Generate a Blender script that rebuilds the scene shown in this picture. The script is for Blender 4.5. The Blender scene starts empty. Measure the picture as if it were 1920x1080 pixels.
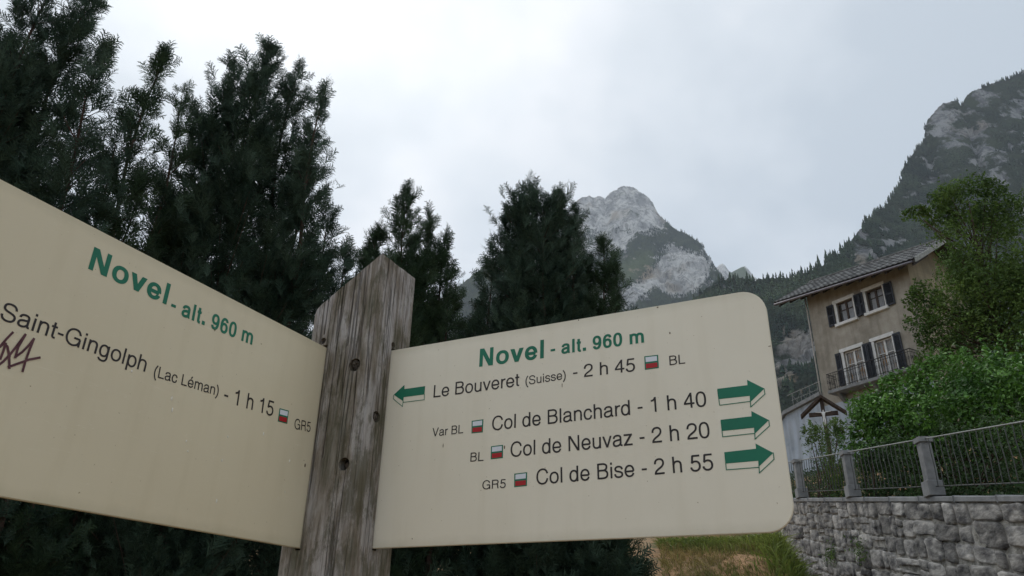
import bpy, bmesh, math, random
import numpy as np
from mathutils import Vector, Matrix
from mathutils.geometry import tessellate_polygon

# ------------------------------------------------------------------ camera
F, PITCH, ROLL = 1409.33, 0.4449, 0.0220          # focal length in photo pixels (1920 wide), pitch up, roll
O = np.array([0.0, 0.0, 1.6])
_f = np.array([0, math.cos(PITCH), math.sin(PITCH)]); _x = np.array([1.0, 0, 0]); _u = np.cross(_x, _f)
RGT = math.cos(ROLL)*_x + math.sin(ROLL)*_u
UPV = -math.sin(ROLL)*_x + math.cos(ROLL)*_u
BAS = np.array([RGT, UPV, _f])
scene = bpy.context.scene
C = scene.collection
cd = bpy.data.cameras.new('camera'); cam = bpy.data.objects.new('camera', cd); C.objects.link(cam)
cam.matrix_world = Matrix(((RGT[0], UPV[0], -_f[0], O[0]), (RGT[1], UPV[1], -_f[1], O[1]), (RGT[2], UPV[2], -_f[2], O[2]), (0, 0, 0, 1)))
cd.sensor_width = 36; cd.lens = F/1920*36; cd.clip_start = .05; cd.clip_end = 20000
scene.camera = cam

# ------------------------------------------------------------------ light and sky
SUN_AZ, SUN_EL = math.radians(-24), math.radians(50)
SUNV = Vector((math.sin(SUN_AZ)*math.cos(SUN_EL), math.cos(SUN_AZ)*math.cos(SUN_EL), math.sin(SUN_EL)))
w = bpy.data.worlds.new('World'); scene.world = w; w.use_nodes = True
nt = w.node_tree; nt.nodes.clear(); N = nt.nodes.new; Lk = nt.links.new
wo = N('ShaderNodeOutputWorld')
sky = N('ShaderNodeTexSky'); sky.sky_type = 'NISHITA'; sky.sun_disc = False
sky.sun_elevation = SUN_EL; sky.sun_rotation = SUN_AZ
bg1 = N('ShaderNodeBackground'); bg1.inputs[1].default_value = .09; Lk(sky.outputs[0], bg1.inputs[0])
tc = N('ShaderNodeTexCoord')
sep = N('ShaderNodeSeparateXYZ'); Lk(tc.outputs['Generated'], sep.inputs[0])
def M(op, a, b=None, c=None):
    n = N('ShaderNodeMath'); n.operation = op
    for i, v in enumerate((a, b, c)):
        if v is None: continue
        if isinstance(v, (int, float)): n.inputs[i].default_value = v
        else: Lk(v, n.inputs[i])
    return n.outputs[0]
zz = M('ADD', M('MAXIMUM', sep.outputs[2], 0.0), .35)
cmb = N('ShaderNodeCombineXYZ'); Lk(M('DIVIDE', sep.outputs[0], zz), cmb.inputs[0]); Lk(M('DIVIDE', sep.outputs[1], zz), cmb.inputs[1])
n1 = N('ShaderNodeTexNoise'); n1.inputs['Scale'].default_value = 1.9; n1.inputs['Detail'].default_value = 5; n1.inputs['Roughness'].default_value = .48; n1.inputs['Distortion'].default_value = .35
n2 = N('ShaderNodeTexNoise'); n2.inputs['Scale'].default_value = 5.5; n2.inputs['Detail'].default_value = 4; n2.inputs['Roughness'].default_value = .5
Lk(cmb.outputs[0], n1.inputs['Vector']); Lk(cmb.outputs[0], n2.inputs['Vector'])
nz = M('ADD', M('MULTIPLY', n1.outputs[0], .75), M('MULTIPLY', n2.outputs[0], .25))
cr = N('ShaderNodeValToRGB'); Lk(nz, cr.inputs[0])
e = cr.color_ramp.elements
e[0].position = .41; e[0].color = (.465, .525, .585, 1); e[1].position = .60; e[1].color = (.74, .765, .80, 1)
m_ = e.new(.5); m_.color = (.58, .632, .685, 1)
# brighter veil of cloud round the hidden sun
dt = N('ShaderNodeVectorMath'); dt.operation = 'DOT_PRODUCT'; Lk(tc.outputs['Generated'], dt.inputs[0]); dt.inputs[1].default_value = SUNV
dd = M('MAXIMUM', dt.outputs['Value'], 0.0)
gl = M('ADD', M('MULTIPLY', M('POWER', dd, 5.0), .20), M('MULTIPLY', M('POWER', dd, 26.0), .30))
ad = N('ShaderNodeMixRGB'); ad.blend_type = 'ADD'; ad.inputs[0].default_value = 1; Lk(cr.outputs[0], ad.inputs[1])
gc = N('ShaderNodeMixRGB'); gc.blend_type = 'MULTIPLY'; gc.inputs[0].default_value = 1; Lk(gl, gc.inputs[1]); gc.inputs[2].default_value = (1.0, .97, .90, 1); Lk(gc.outputs[0], ad.inputs[2])
bg2 = N('ShaderNodeBackground'); Lk(ad.outputs[0], bg2.inputs[0]); bg2.inputs[1].default_value = 1.05
mx = N('ShaderNodeMixShader'); mx.inputs[0].default_value = .93
Lk(bg1.outputs[0], mx.inputs[1]); Lk(bg2.outputs[0], mx.inputs[2]); Lk(mx.outputs[0], wo.inputs[0])
ld = bpy.data.lights.new('sun', 'SUN'); ld.energy = .8; ld.angle = math.radians(14); ld.color = (1, .96, .9)
lo = bpy.data.objects.new('sun', ld); C.objects.link(lo); lo.rotation_euler = SUNV.to_track_quat('Z', 'Y').to_euler()
vs = scene.view_settings; vs.view_transform = 'Standard'; vs.look = 'None'; vs.exposure = 0.30; vs.gamma = 1; vs.use_curve_mapping = False
scene.cycles.volume_bounces = 1; scene.cycles.max_bounces = 6; scene.cycles.diffuse_bounces = 3; scene.cycles.transparent_max_bounces = 8
scene.cycles.use_denoising = True
# ------------------------------------------------------------------ helpers
random.seed(7); rng = np.random.default_rng(11)
def ray(x, y):
    d = BAS.T @ np.array([(x-960)/F, (540-y)/F, 1.0]); return d/np.linalg.norm(d)
def at(x, y, D):                                   # point seen at photo pixel (x, y), D metres away along the ground
    d = ray(x, y); return O + d*D/math.hypot(d[0], d[1])
def onplane(x, y, p0, n):
    d = ray(x, y); return O + d*(np.dot(np.asarray(p0)-O, n)/np.dot(d, n))
def azel(x, y):
    d = ray(x, y); return math.atan2(d[0], d[1]), math.asin(d[2])
def topix(Pn):
    q = (Pn - O) @ BAS.T; return 960+F*q[:, 0]/q[:, 2], 540-F*q[:, 1]/q[:, 2]
def tag(o, label=None, cat=None, group=None, kind=None):
    if label: o['label'] = label
    if cat: o['category'] = cat
    if group: o['group'] = group
    if kind: o['kind'] = kind
    return o
def link(name, me, mat=None, parent=None, smooth=False):
    o = bpy.data.objects.new(name, me); C.objects.link(o)
    if mat is not None and not me.materials: me.materials.append(mat)
    if smooth: me.polygons.foreach_set('use_smooth', [True]*len(me.polygons))
    if parent is not None:
        o.parent = parent
    return o
def empty(name, loc=(0, 0, 0), rz=0):
    o = bpy.data.objects.new(name, None); o.location = loc; o.rotation_euler = (0, 0, rz); o.empty_display_size = .1
    C.objects.link(o); return o
def mesh(name, v, f):
    me = bpy.data.meshes.new(name); me.from_pydata([tuple(map(float, p)) for p in v], [], f); me.update(); return me
def npmesh(name, V, Fc):                            # V (n,3), Fc (m,k) same-size faces
    me = bpy.data.meshes.new(name); k = Fc.shape[1]
    me.vertices.add(len(V)); me.vertices.foreach_set('co', np.ascontiguousarray(V, np.float32).ravel())
    me.loops.add(Fc.size); me.loops.foreach_set('vertex_index', np.ascontiguousarray(Fc, np.int32).ravel())
    me.polygons.add(len(Fc)); me.polygons.foreach_set('loop_start', np.arange(0, Fc.size, k, dtype=np.int32))
    me.update(calc_edges=True); return me
def rnd(p):                                         # hashed lattice value
    return p
def vnoise(Pn, seed=0):
    i = np.floor(Pn).astype(np.int64); f = Pn - i; f = f*f*(3-2*f)
    def h(dx, dy, dz):
        n = (i[:, 0]+dx)*374761393 + (i[:, 1]+dy)*668265263 + (i[:, 2]+dz)*2147483647 + seed*974634777
        n = (n ^ (n >> 13))*1274126177; n = n & 0x7fffffff; n = (n ^ (n >> 16)) & 0xffff
        return n/65535.0
    x, y, z = f.T
    c00 = h(0,0,0)*(1-x)+h(1,0,0)*x; c10 = h(0,1,0)*(1-x)+h(1,1,0)*x
    c01 = h(0,0,1)*(1-x)+h(1,0,1)*x; c11 = h(0,1,1)*(1-x)+h(1,1,1)*x
    return ((c00*(1-y)+c10*y)*(1-z) + (c01*(1-y)+c11*y)*z)*2-1
def fbm(Pn, oct=5, ridged=False, seed=0, gain=.5):
    s = 0; a = 1; t = 0
    for k in range(oct):
        n = vnoise(Pn*(2.03**k)+k*17.3, seed+k)
        s = s + a*((1-2*np.abs(n)) if ridged else n); t += a; a *= gain
    return s/t
class MB:                                           # collects shapes into one mesh
    def __init__(s): s.v = []; s.f = []
    def add(s, v, f):
        k = len(s.v); s.v += [tuple(p) for p in v]; s.f += [tuple(i+k for i in q) for q in f]; return s
    def box(s, x0, x1, y0, y1, z0, z1, M=None):
        v = [Vector((x, y, z)) for z in (z0, z1) for y in (y0, y1) for x in (x0, x1)]
        if M is not None: v = [M @ p for p in v]
        return s.add(v, [(0,2,3,1),(4,5,7,6),(0,1,5,4),(2,6,7,3),(0,4,6,2),(1,3,7,5)])
    def tube(s, pts, r, n=6, r2=None, cap=True):
        pts = [Vector(p) for p in pts]; k0 = len(s.v); m = len(pts)
        for i, p in enumerate(pts):
            d = (pts[min(i+1, m-1)]-pts[max(i-1, 0)]).normalized()
            a = d.orthogonal().normalized() if abs(d.z) > .9 else d.cross(Vector((0, 0, 1))).normalized()
            if abs(d.z) > .9: a = (Vector((1,0,0)) - d*d.x).normalized()
            b = d.cross(a); rr = r if r2 is None else r+(r2-r)*i/(m-1)
            for j in range(n):
                t = 2*math.pi*j/n; s.v.append(tuple(p + a*math.cos(t)*rr + b*math.sin(t)*rr))
        for i in range(m-1):
            for j in range(n):
                s.f.append((k0+i*n+j, k0+i*n+(j+1) % n, k0+(i+1)*n+(j+1) % n, k0+(i+1)*n+j))
        if cap:
            s.f.append(tuple(k0+j for j in range(n))[::-1]); s.f.append(tuple(k0+(m-1)*n+j for j in range(n)))
        return s
    def prism(s, poly, h0, h1, M=None):             # poly in xy, extruded in z
        n = len(poly); v = [Vector((x, y, h0)) for x, y in poly]+[Vector((x, y, h1)) for x, y in poly]
        if M is not None: v = [M @ p for p in v]
        return s.add(v, [tuple(range(n))[::-1], tuple(range(n, 2*n))]+[(i, (i+1) % n, n+(i+1) % n, n+i) for i in range(n)])
    def build(s, name, mat, parent=None, smooth=False, bevel=0):
        me = mesh(name, s.v, s.f)
        if bevel:
            bm = bmesh.new(); bm.from_mesh(me)
            bmesh.ops.bevel(bm, geom=bm.edges[:], offset=bevel, segments=1, affect='EDGES', clamp_overlap=True)
            bm.to_mesh(me); bm.free()
        return link(name, me, mat, parent, smooth)
# ------------------------------------------------------------------ materials
def new_mat(name):
    m = bpy.data.materials.new(name); m.use_nodes = True; t = m.node_tree
    return m, t, t.nodes['Principled BSDF']
def mat(name, c1, c2=None, scale=5., rough=.8, detail=6, lo=.35, hi=.65, bump=0., bscale=None, coord='Object', stretch=None, spec=.3, rand=0., metal=0., c3=None, trans=0.):
    m, t, b = new_mat(name); N = t.nodes.new; L = t.links.new
    b.inputs['Roughness'].default_value = rough; b.inputs['Specular IOR Level'].default_value = spec; b.inputs['Metallic'].default_value = metal
    if c2 is None: c2 = tuple(x*.8 for x in c1)
    if coord == 'World': src = N('ShaderNodeNewGeometry').outputs['Position']
    else: src = N('ShaderNodeTexCoord').outputs[coord]
    mp = N('ShaderNodeMapping'); L(src, mp.inputs[0]); src = mp.outputs[0]
    if stretch: mp.inputs['Scale'].default_value = stretch
    nz = N('ShaderNodeTexNoise'); nz.inputs['Scale'].default_value = scale; nz.inputs['Detail'].default_value = detail; nz.inputs['Roughness'].default_value = .6; L(src, nz.inputs['Vector'])
    r = N('ShaderNodeValToRGB'); L(nz.outputs[0], r.inputs[0]); e = r.color_ramp.elements
    e[0].position = lo; e[0].color = (*c1, 1); e[1].position = hi; e[1].color = (*c2, 1)
    if c3: q = e.new((lo+hi)/2); q.color = (*c3, 1)
    out = r.outputs[0]
    if rand:
        oi = N('ShaderNodeObjectInfo'); hs = N('ShaderNodeHueSaturation')
        mm = N('ShaderNodeMapRange'); mm.inputs[3].default_value = 1-rand; mm.inputs[4].default_value = 1+rand; L(oi.outputs['Random'], mm.inputs[0])
        L(mm.outputs[0], hs.inputs['Value']); L(out, hs.inputs['Color']); out = hs.outputs[0]
    L(out, b.inputs['Base Color'])
    if bump:
        n2 = N('ShaderNodeTexNoise'); n2.inputs['Scale'].default_value = bscale or scale*4; n2.inputs['Detail'].default_value = 8; L(src, n2.inputs['Vector'])
        bp = N('ShaderNodeBump'); bp.inputs['Strength'].default_value = bump; bp.inputs['Distance'].default_value = .02; L(n2.outputs[0], bp.inputs['Height']); L(bp.outputs[0], b.inputs['Normal'])
    return m
def leafmat(name, dark, light, scale, rough=.55, trans=.25, spec=.25, attr=None):
    m, t, b = new_mat(name); N = t.nodes.new; L = t.links.new
    tc = N('ShaderNodeTexCoord'); nz = N('ShaderNodeTexNoise'); nz.inputs['Scale'].default_value = scale; nz.inputs['Detail'].default_value = 4; L(tc.outputs['Object'], nz.inputs['Vector'])
    r = N('ShaderNodeValToRGB'); L(nz.outputs[0], r.inputs[0]); e = r.color_ramp.elements
    e[0].position = .35; e[0].color = (*dark, 1); e[1].position = .65; e[1].color = (*light, 1)
    gi = N('ShaderNodeNewGeometry'); hs = N('ShaderNodeHueSaturation'); mr = N('ShaderNodeMapRange'); mr.inputs[3].default_value = .6; mr.inputs[4].default_value = 1.45
    L(gi.outputs['Random Per Island'], mr.inputs[0]); L(mr.outputs[0], hs.inputs['Value']); L(r.outputs[0], hs.inputs['Color'])
    L(hs.outputs[0], b.inputs['Base Color']); b.inputs['Roughness'].default_value = rough; b.inputs['Specular IOR Level'].default_value = spec
    if trans:
        tr = N('ShaderNodeBsdfTranslucent'); mx = N('ShaderNodeMixShader'); mx.inputs[0].default_value = trans
        L(hs.outputs[0], tr.inputs[0]); L(b.outputs[0], mx.inputs[1]); L(tr.outputs[0], mx.inputs[2])
        L(mx.outputs[0], t.nodes['Material Output'].inputs[0])
    return m
# ------------------------------------------------------------------ terrain
WP = np.array([6.81, 12.23]); WD = np.array([.0724, .9974]); WN = np.array([.9974, -.0724])   # retaining wall line, direction, outward to the garden
def wall_s(x, y): return (x-WP[0])*WD[0]+(y-WP[1])*WD[1]
def wall_n(x, y): return (x-WP[0])*WN[0]+(y-WP[1])*WN[1]
def coping_z(s): return 3.90 + .171*s
def sstep(x, a, b):
    t = np.clip((x-a)/(b-a), 0, 1); return t*t*(3-2*t)
def ground_z(x, y):
    x = np.asarray(x, float); y = np.asarray(y, float)
    D = np.hypot(x, y); az = np.degrees(np.arctan2(x, y))
    z = .09*np.maximum(0, D-3)*sstep(y, 0, 6) + .004*np.maximum(0, D-12)**1.5*sstep(y, 0, 10)
    z = np.minimum(z, 25)
    # earth bank left of the wall
    m = sstep(az, 2, 9)*(1-sstep(az, 18.6, 23.5))*sstep(D, 7.5, 12.6)*(1-.5*sstep(D, 15, 30))
    z = z + m*2.15
    # garden behind the wall
    s = wall_s(x, y); n = wall_n(x, y)
    t = sstep(n, .02, .3)*sstep(s, -12, -11)*(1-sstep(s, 60, 90))
    tz = coping_z(np.clip(s, -10, 30)) - .12 + .30*np.clip(n-1, 0, 40)*(1-.5*sstep(n, 12, 60))
    return z*(1-t) + tz*t
m_ground = None
def ground_material():
    m, t, b = new_mat('ground'); N = t.nodes.new; L = t.links.new
    tc = N('ShaderNodeTexCoord')
    n1 = N('ShaderNodeTexNoise'); n1.inputs['Scale'].default_value = .8; n1.inputs['Detail'].default_value = 8; n1.inputs['Roughness'].default_value = .65; L(tc.outputs['Object'], n1.inputs[0])
    n2 = N('ShaderNodeTexNoise'); n2.inputs['Scale'].default_value = 9; n2.inputs['Detail'].default_value = 8; L(tc.outputs['Object'], n2.inputs[0])
    r = N('ShaderNodeValToRGB'); L(n1.outputs[0], r.inputs[0]); e = r.color_ramp.elements
    e[0].position = .36; e[0].color = (.06, .085, .02, 1); e[1].position = .56; e[1].color = (.34, .20, .10, 1); q = e.new(.46); q.color = (.17, .12, .05, 1)
    mm = N('ShaderNodeMixRGB'); mm.blend_type = 'OVERLAY'; mm.inputs[0].default_value = .85; L(r.outputs[0], mm.inputs[1]); L(n2.outputs[0], mm.inputs[2])
    L(mm.outputs[0], b.inputs['Base Color']); b.inputs['Roughness'].default_value = .95
    bp = N('ShaderNodeBump'); bp.inputs['Strength'].default_value = .8; bp.inputs['Distance'].default_value = .08; L(n2.outputs[0], bp.inputs['Height']); L(bp.outputs[0], b.inputs['Normal'])
    return m
def polar_grid(az, rr):
    A, R_ = np.meshgrid(az, rr, indexing='ij'); return A, R_
def gridfaces(n, m, wrap=False):
    i = np.arange(n-1 if not wrap else n)[:, None]; j = np.arange(m-1)[None]
    i2 = (i+1) % n
    return np.stack(np.broadcast_arrays(i*m+j, i*m+j+1, i2*m+j+1, i2*m+j), -1).reshape(-1, 4)
azg = np.radians(np.concatenate([np.linspace(-180, -10, 40)[:-1], np.linspace(-10, 45, 200), np.linspace(45, 180, 30)[1:-1]]))
rg = np.concatenate([[0.0], np.geomspace(.8, 5, 10), np.linspace(5.3, 26, 110), np.geomspace(27, 3300, 40)])
A, R_ = polar_grid(azg, rg); X = np.sin(A)*R_; Y = np.cos(A)*R_
Z = ground_z(X.ravel(), Y.ravel())
Pg = np.stack([X.ravel(), Y.ravel(), Z], 1)
amp = np.clip((R_.ravel()-5)/5, 0, 1)*.16
Pg[:, 2] += fbm(Pg*np.array([.9, .9, 0])+3.1, 4, seed=3)*amp + fbm(Pg*np.array([4, 4, 0]), 3, seed=5)*amp*.35
link('ground', npmesh('ground', Pg, gridfaces(len(azg), len(rg), True)), ground_material(), smooth=True)
tag(C.objects['ground'], kind='structure')

# mountains: each is a body of rock standing on the ground at its own distance
def mountain_material(name, rock1, rock2, green1, green2):
    m, t, b = new_mat(name); N = t.nodes.new; L = t.links.new
    tc = N('ShaderNodeTexCoord'); g = N('ShaderNodeAttribute'); g.attribute_name = 'veg'
    md = N('ShaderNodeAttribute'); md.attribute_name = 'meadow'
    mp = N('ShaderNodeMapping'); mp.inputs['Scale'].default_value = (1.6, 1.6, .4); L(tc.outputs['Object'], mp.inputs[0])
    n1 = N('ShaderNodeTexNoise'); n1.inputs['Scale'].default_value = .012; n1.inputs['Detail'].default_value = 10; n1.inputs['Roughness'].default_value = .76; L(mp.outputs[0], n1.inputs[0])
    n2 = N('ShaderNodeTexNoise'); n2.inputs['Scale'].default_value = .02; n2.inputs['Detail'].default_value = 9; n2.inputs['Roughness'].default_value = .7; L(tc.outputs['Object'], n2.inputs[0])
    r1 = N('ShaderNodeValToRGB'); L(n1.outputs[0], r1.inputs[0]); e = r1.color_ramp.elements
    e[0].position = .40; e[0].color = (*rock1, 1); e[1].position = .55; e[1].color = (*rock2, 1)
    # warm oxide streaks
    n3 = N('ShaderNodeTexNoise'); n3.inputs['Scale'].default_value = .006; n3.inputs['Detail'].default_value = 5; mp3 = N('ShaderNodeMapping'); mp3.inputs['Scale'].default_value = (1, 1, .25); L(tc.outputs['Object'], mp3.inputs[0]); L(mp3.outputs[0], n3.inputs[0])
    rr = N('ShaderNodeMapRange'); rr.inputs[1].default_value = .56; rr.inputs[2].default_value = .68; L(n3.outputs[0], rr.inputs[0])
    wm = N('ShaderNodeMixRGB'); L(rr.outputs[0], wm.inputs[0]); L(r1.outputs[0], wm.inputs[1]); wm.inputs[2].default_value = (.42, .34, .24, 1)
    r2 = N('ShaderNodeValToRGB'); L(n2.outputs[0], r2.inputs[0]); e = r2.color_ramp.elements
    e[0].position = .4; e[0].color = (*green1, 1); e[1].position = .62; e[1].color = (*green2, 1)
    gm = N('ShaderNodeMixRGB'); L(md.outputs['Fac'], gm.inputs[0]); L(r2.outputs[0], gm.inputs[1]); gm.inputs[2].default_value = (.11, .15, .06, 1)
    ns = N('ShaderNodeMath'); ns.operation = 'MULTIPLY_ADD'; L(n2.outputs[0], ns.inputs[0]); ns.inputs[1].default_value = 3.0; ns.inputs[2].default_value = -1.5
    sm = N('ShaderNodeMath'); sm.operation = 'ADD'; L(g.outputs['Fac'], sm.inputs[0]); L(ns.outputs[0], sm.inputs[1])
    mr = N('ShaderNodeMapRange'); mr.inputs[1].default_value = .36; mr.inputs[2].default_value = .62; L(sm.outputs[0], mr.inputs[0])
    mx = N('ShaderNodeMixRGB'); L(mr.outputs[0], mx.inputs[0]); L(wm.outputs[0], mx.inputs[1]); L(gm.outputs[0], mx.inputs[2])
    # dark limestone joints, painted into the colour to stand in for relief shading
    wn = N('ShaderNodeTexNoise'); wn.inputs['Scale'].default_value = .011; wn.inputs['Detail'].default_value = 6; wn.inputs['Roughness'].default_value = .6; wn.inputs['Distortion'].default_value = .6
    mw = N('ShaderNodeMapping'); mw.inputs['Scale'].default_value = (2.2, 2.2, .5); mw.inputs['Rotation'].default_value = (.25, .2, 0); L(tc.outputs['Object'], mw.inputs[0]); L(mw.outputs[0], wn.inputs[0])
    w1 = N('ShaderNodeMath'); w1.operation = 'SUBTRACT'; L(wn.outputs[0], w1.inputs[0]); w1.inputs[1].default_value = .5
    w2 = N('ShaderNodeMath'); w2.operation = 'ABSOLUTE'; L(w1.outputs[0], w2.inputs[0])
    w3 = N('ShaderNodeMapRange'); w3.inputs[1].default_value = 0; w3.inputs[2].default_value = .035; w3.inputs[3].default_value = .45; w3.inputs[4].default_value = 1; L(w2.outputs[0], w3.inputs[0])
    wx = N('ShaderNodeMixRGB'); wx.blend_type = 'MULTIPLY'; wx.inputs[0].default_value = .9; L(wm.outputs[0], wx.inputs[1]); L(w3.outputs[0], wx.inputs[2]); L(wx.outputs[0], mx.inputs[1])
    L(mx.outputs[0], b.inputs['Base Color']); b.inputs['Roughness'].default_value = .95; b.inputs['Specular IOR Level'].default_value = .1
    bp = N('ShaderNodeBump'); bp.inputs['Strength'].default_value = 1; bp.inputs['Distance'].default_value = 30; L(n1.outputs[0], bp.inputs['Height']); L(bp.outputs[0], b.inputs['Normal'])
    return m
def inpoly(px, py, poly):
    c = np.zeros(px.shape, bool); n = len(poly)
    for i in range(n):
        x0, y0 = poly[i]; x1, y1 = poly[(i+1) % n]
        if y0 == y1: continue
        c ^= ((y0 > py) != (y1 > py)) & (px < (x1-x0)*(py-y0)/(y1-y0)+x0)
    return c
def blur(Mk, n, m, k):
    Mk = Mk.reshape(n, m).astype(float)
    for ax in (0, 1):
        for _ in range(2):
            ks = np.ones(2*k+1)/(2*k+1)
            Mk = np.apply_along_axis(lambda v: np.convolve(np.pad(v, k, mode='edge'), ks, 'valid'), ax, Mk)
    return Mk.ravel()
MOUNT = {}
def mountain(name, ridge, foot_r, foot_el, n, m, rockamp, wav, veg_fn, matr, seed, gpow=1.0, back=.35, jag=0.0):
    az = []; el = []; DD = []
    for (x, y, D) in ridge:
        a_, e_ = azel(x, y); az.append(a_); el.append(e_); DD.append(D)
    az = np.array(az); o_ = np.argsort(az); az = az[o_]; el = np.array(el)[o_]; DD = np.array(DD)[o_]
    ag = np.linspace(az[0], az[-1], n)
    eg = np.interp(ag, az, el); dg = np.interp(ag, az, DD)
    mb = max(10, m//8)
    t = np.linspace(0, 1, m)
    # along t: radius from ridge distance to foot, elevation angle falls to the foot
    ridgez = dg*np.tan(eg)
    rad = dg[:, None]*(1-t[None]) + foot_r*t[None]
    ee = eg[:, None] + (foot_el-eg[:, None])*(t[None]**gpow)
    zz_ = rad*np.tan(ee)
    tb = np.linspace(1, 0, mb+1)[:-1]                    # the far side falls away behind the ridge
    radb = dg[:, None]*(1+back*tb[None]); zb_ = ridgez[:, None]*(1-tb[None]**1.3*.9)
    rad = np.concatenate([radb, rad], 1); zz_ = np.concatenate([zb_, zz_], 1); M_ = m+mb
    X = np.sin(ag)[:, None]*rad; Y = np.cos(ag)[:, None]*rad
    Pm = np.stack([X.ravel(), Y.ravel(), zz_.ravel()+O[2]], 1)
    tt = np.concatenate([np.full(mb, -1.0), t]); tt = np.broadcast_to(tt, (n, M_)).ravel()
    fr = np.clip(tt*9, 0, 1)                               # no relief exactly on the ridge line
    q = Pm/wav; q = q*np.array([1, 1, .55])
    d1 = fbm(q, 6, True, seed, .55)
    d2 = fbm(q*.35+9, 3, False, seed+20)
    qq = Pm/(wav*.22)*np.array([1, 1, .28]); d3 = fbm(qq+3, 4, True, seed+31, .6)      # gullies and ribs
    disp = rockamp*(d1*.8 + d2*.9 + d3*.38)*fr
    rdir = np.stack([np.sin(ag), np.cos(ag), np.zeros(n)], 1).repeat(M_, 0)
    Pm = Pm - rdir*disp[:, None]
    Pm[:, 2] += disp*.35
    if jag:                                                # small teeth on the skyline
        jz = fbm(np.stack([ag*900, ag*0, ag*0], 1), 4, seed=seed+5, gain=.7)*jag*1.5
        k = np.exp(-np.abs(tt)*30).reshape(n, M_); Pm[:, 2] += (k*jz[:, None]).ravel()
    px, py = topix(Pm)
    veg, mea = veg_fn(px, py, Pm, n, M_)
    me = npmesh(name, Pm, gridfaces(n, M_))
    at_ = me.attributes.new('veg', 'FLOAT', 'POINT'); at_.data.foreach_set('value', veg.astype(np.float32))
    at_ = me.attributes.new('meadow', 'FLOAT', 'POINT'); at_.data.foreach_set('value', mea.astype(np.float32))
    mo_ = link(name, me, matr, smooth=True); tag(mo_, kind='structure')
    MOUNT[mo_.name] = (Pm.reshape(n, M_, 3), veg.reshape(n, M_), px.reshape(n, M_), py.reshape(n, M_), mb, mea.reshape(n, M_))
def Z5(L): return [(1020+x/3.376, 320+y/3.376) for x, y in L]
BAND = Z5([(750,295),(800,345),(900,390),(1000,450),(1035,520),(960,515),(880,500),(800,448),(750,500),(690,600),(600,690),(500,760),(300,760),(200,600),(400,520),(520,520),(560,430),(640,410),(780,395)])
LOW = Z5([(600,830),(700,740),(800,800),(900,790),(1000,740),(1060,700),(1100,640),(1400,640),(1400,1400),(300,1400),(400,950)])
MEA = Z5([(470,590),(600,540),(680,500),(700,560),(640,640),(540,700),(480,660)])
def veg_peak(px, py, Pm, n, m):
    v = inpoly(px, py, BAND) | inpoly(px, py, LOW) | (px < 1000)
    pat = fbm(Pm/np.array([90.,90.,140.]), 5, seed=41, gain=.65)*1.6
    v = blur(v, n, m, 2)*.85 + .08
    small = np.exp(-(((px-1165)/18)**2+((py-432)/5)**2)) + np.exp(-(((px-1110)/22)**2+((py-440)/9)**2))*.8
    v = np.clip(v + small*.5 + pat*.17, 0, 1)
    me_ = blur(inpoly(px, py, MEA), n, m, 3)
    me_ = np.clip(me_ + (px < 960)*np.clip((545-py)/60, 0, 1)*.6, 0, 1)
    return v, me_
ridge1 = [(560,640,1900),(700,600,1900),(800,575,1950),(850,545,2000),(905,500,2050),(960,455,2150),(1020,425,2300),(1060,395,2450),(1078,380,2480),(1090,370,2490),(1105,367,2500),(1113,371,2500),(1122,367,2500),(1135,373,2510),
 (1142,362,2520),(1152,358,2520),(1163,350,2530),(1176,348.5,2530),(1188,351,2530),(1199,359,2520),(1207,364,2510),(1217,372,2500),(1224,380,2490),(1229,392,2480),(1237,403,2460),(1243,410,2440),(1256,421,2420),(1268,431,2400),(1282,436,2380),(1300,447,2350),(1312,455,2330),(1320,463,2320),(1322,473,2310),(1331,482,2290),(1338,496,2270),(1345,505,2250),(1362,530,2220),(1400,560,2180),(1460,600,2100)]
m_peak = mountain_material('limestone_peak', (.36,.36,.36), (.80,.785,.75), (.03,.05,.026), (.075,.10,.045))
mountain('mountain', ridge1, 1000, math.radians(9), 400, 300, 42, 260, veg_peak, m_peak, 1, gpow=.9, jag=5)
def veg_far(px, py, Pm, n, m):
    v = np.where(px < 1368, .12, np.where(px-1394 > (py-500)*.8, .2, .95)); return blur(v, n, m, 1), np.where(px > 1366, .7, 0.)
mountain('mountain', [(1300,545,3400),(1330,520,3400),(1343,502,3400),(1349,497,3400),(1354,494,3400),(1359,497,3400),(1366,507,3400),(1371,511,3400),(1380,506,3450),(1390,501,3450),(1397,499,3450),(1404,506,3450),(1414,519,3450),(1440,535,3450),(1480,560,3400)], 2600, math.radians(17), 130, 60, 25, 200, veg_far, m_peak, 9)
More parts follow.
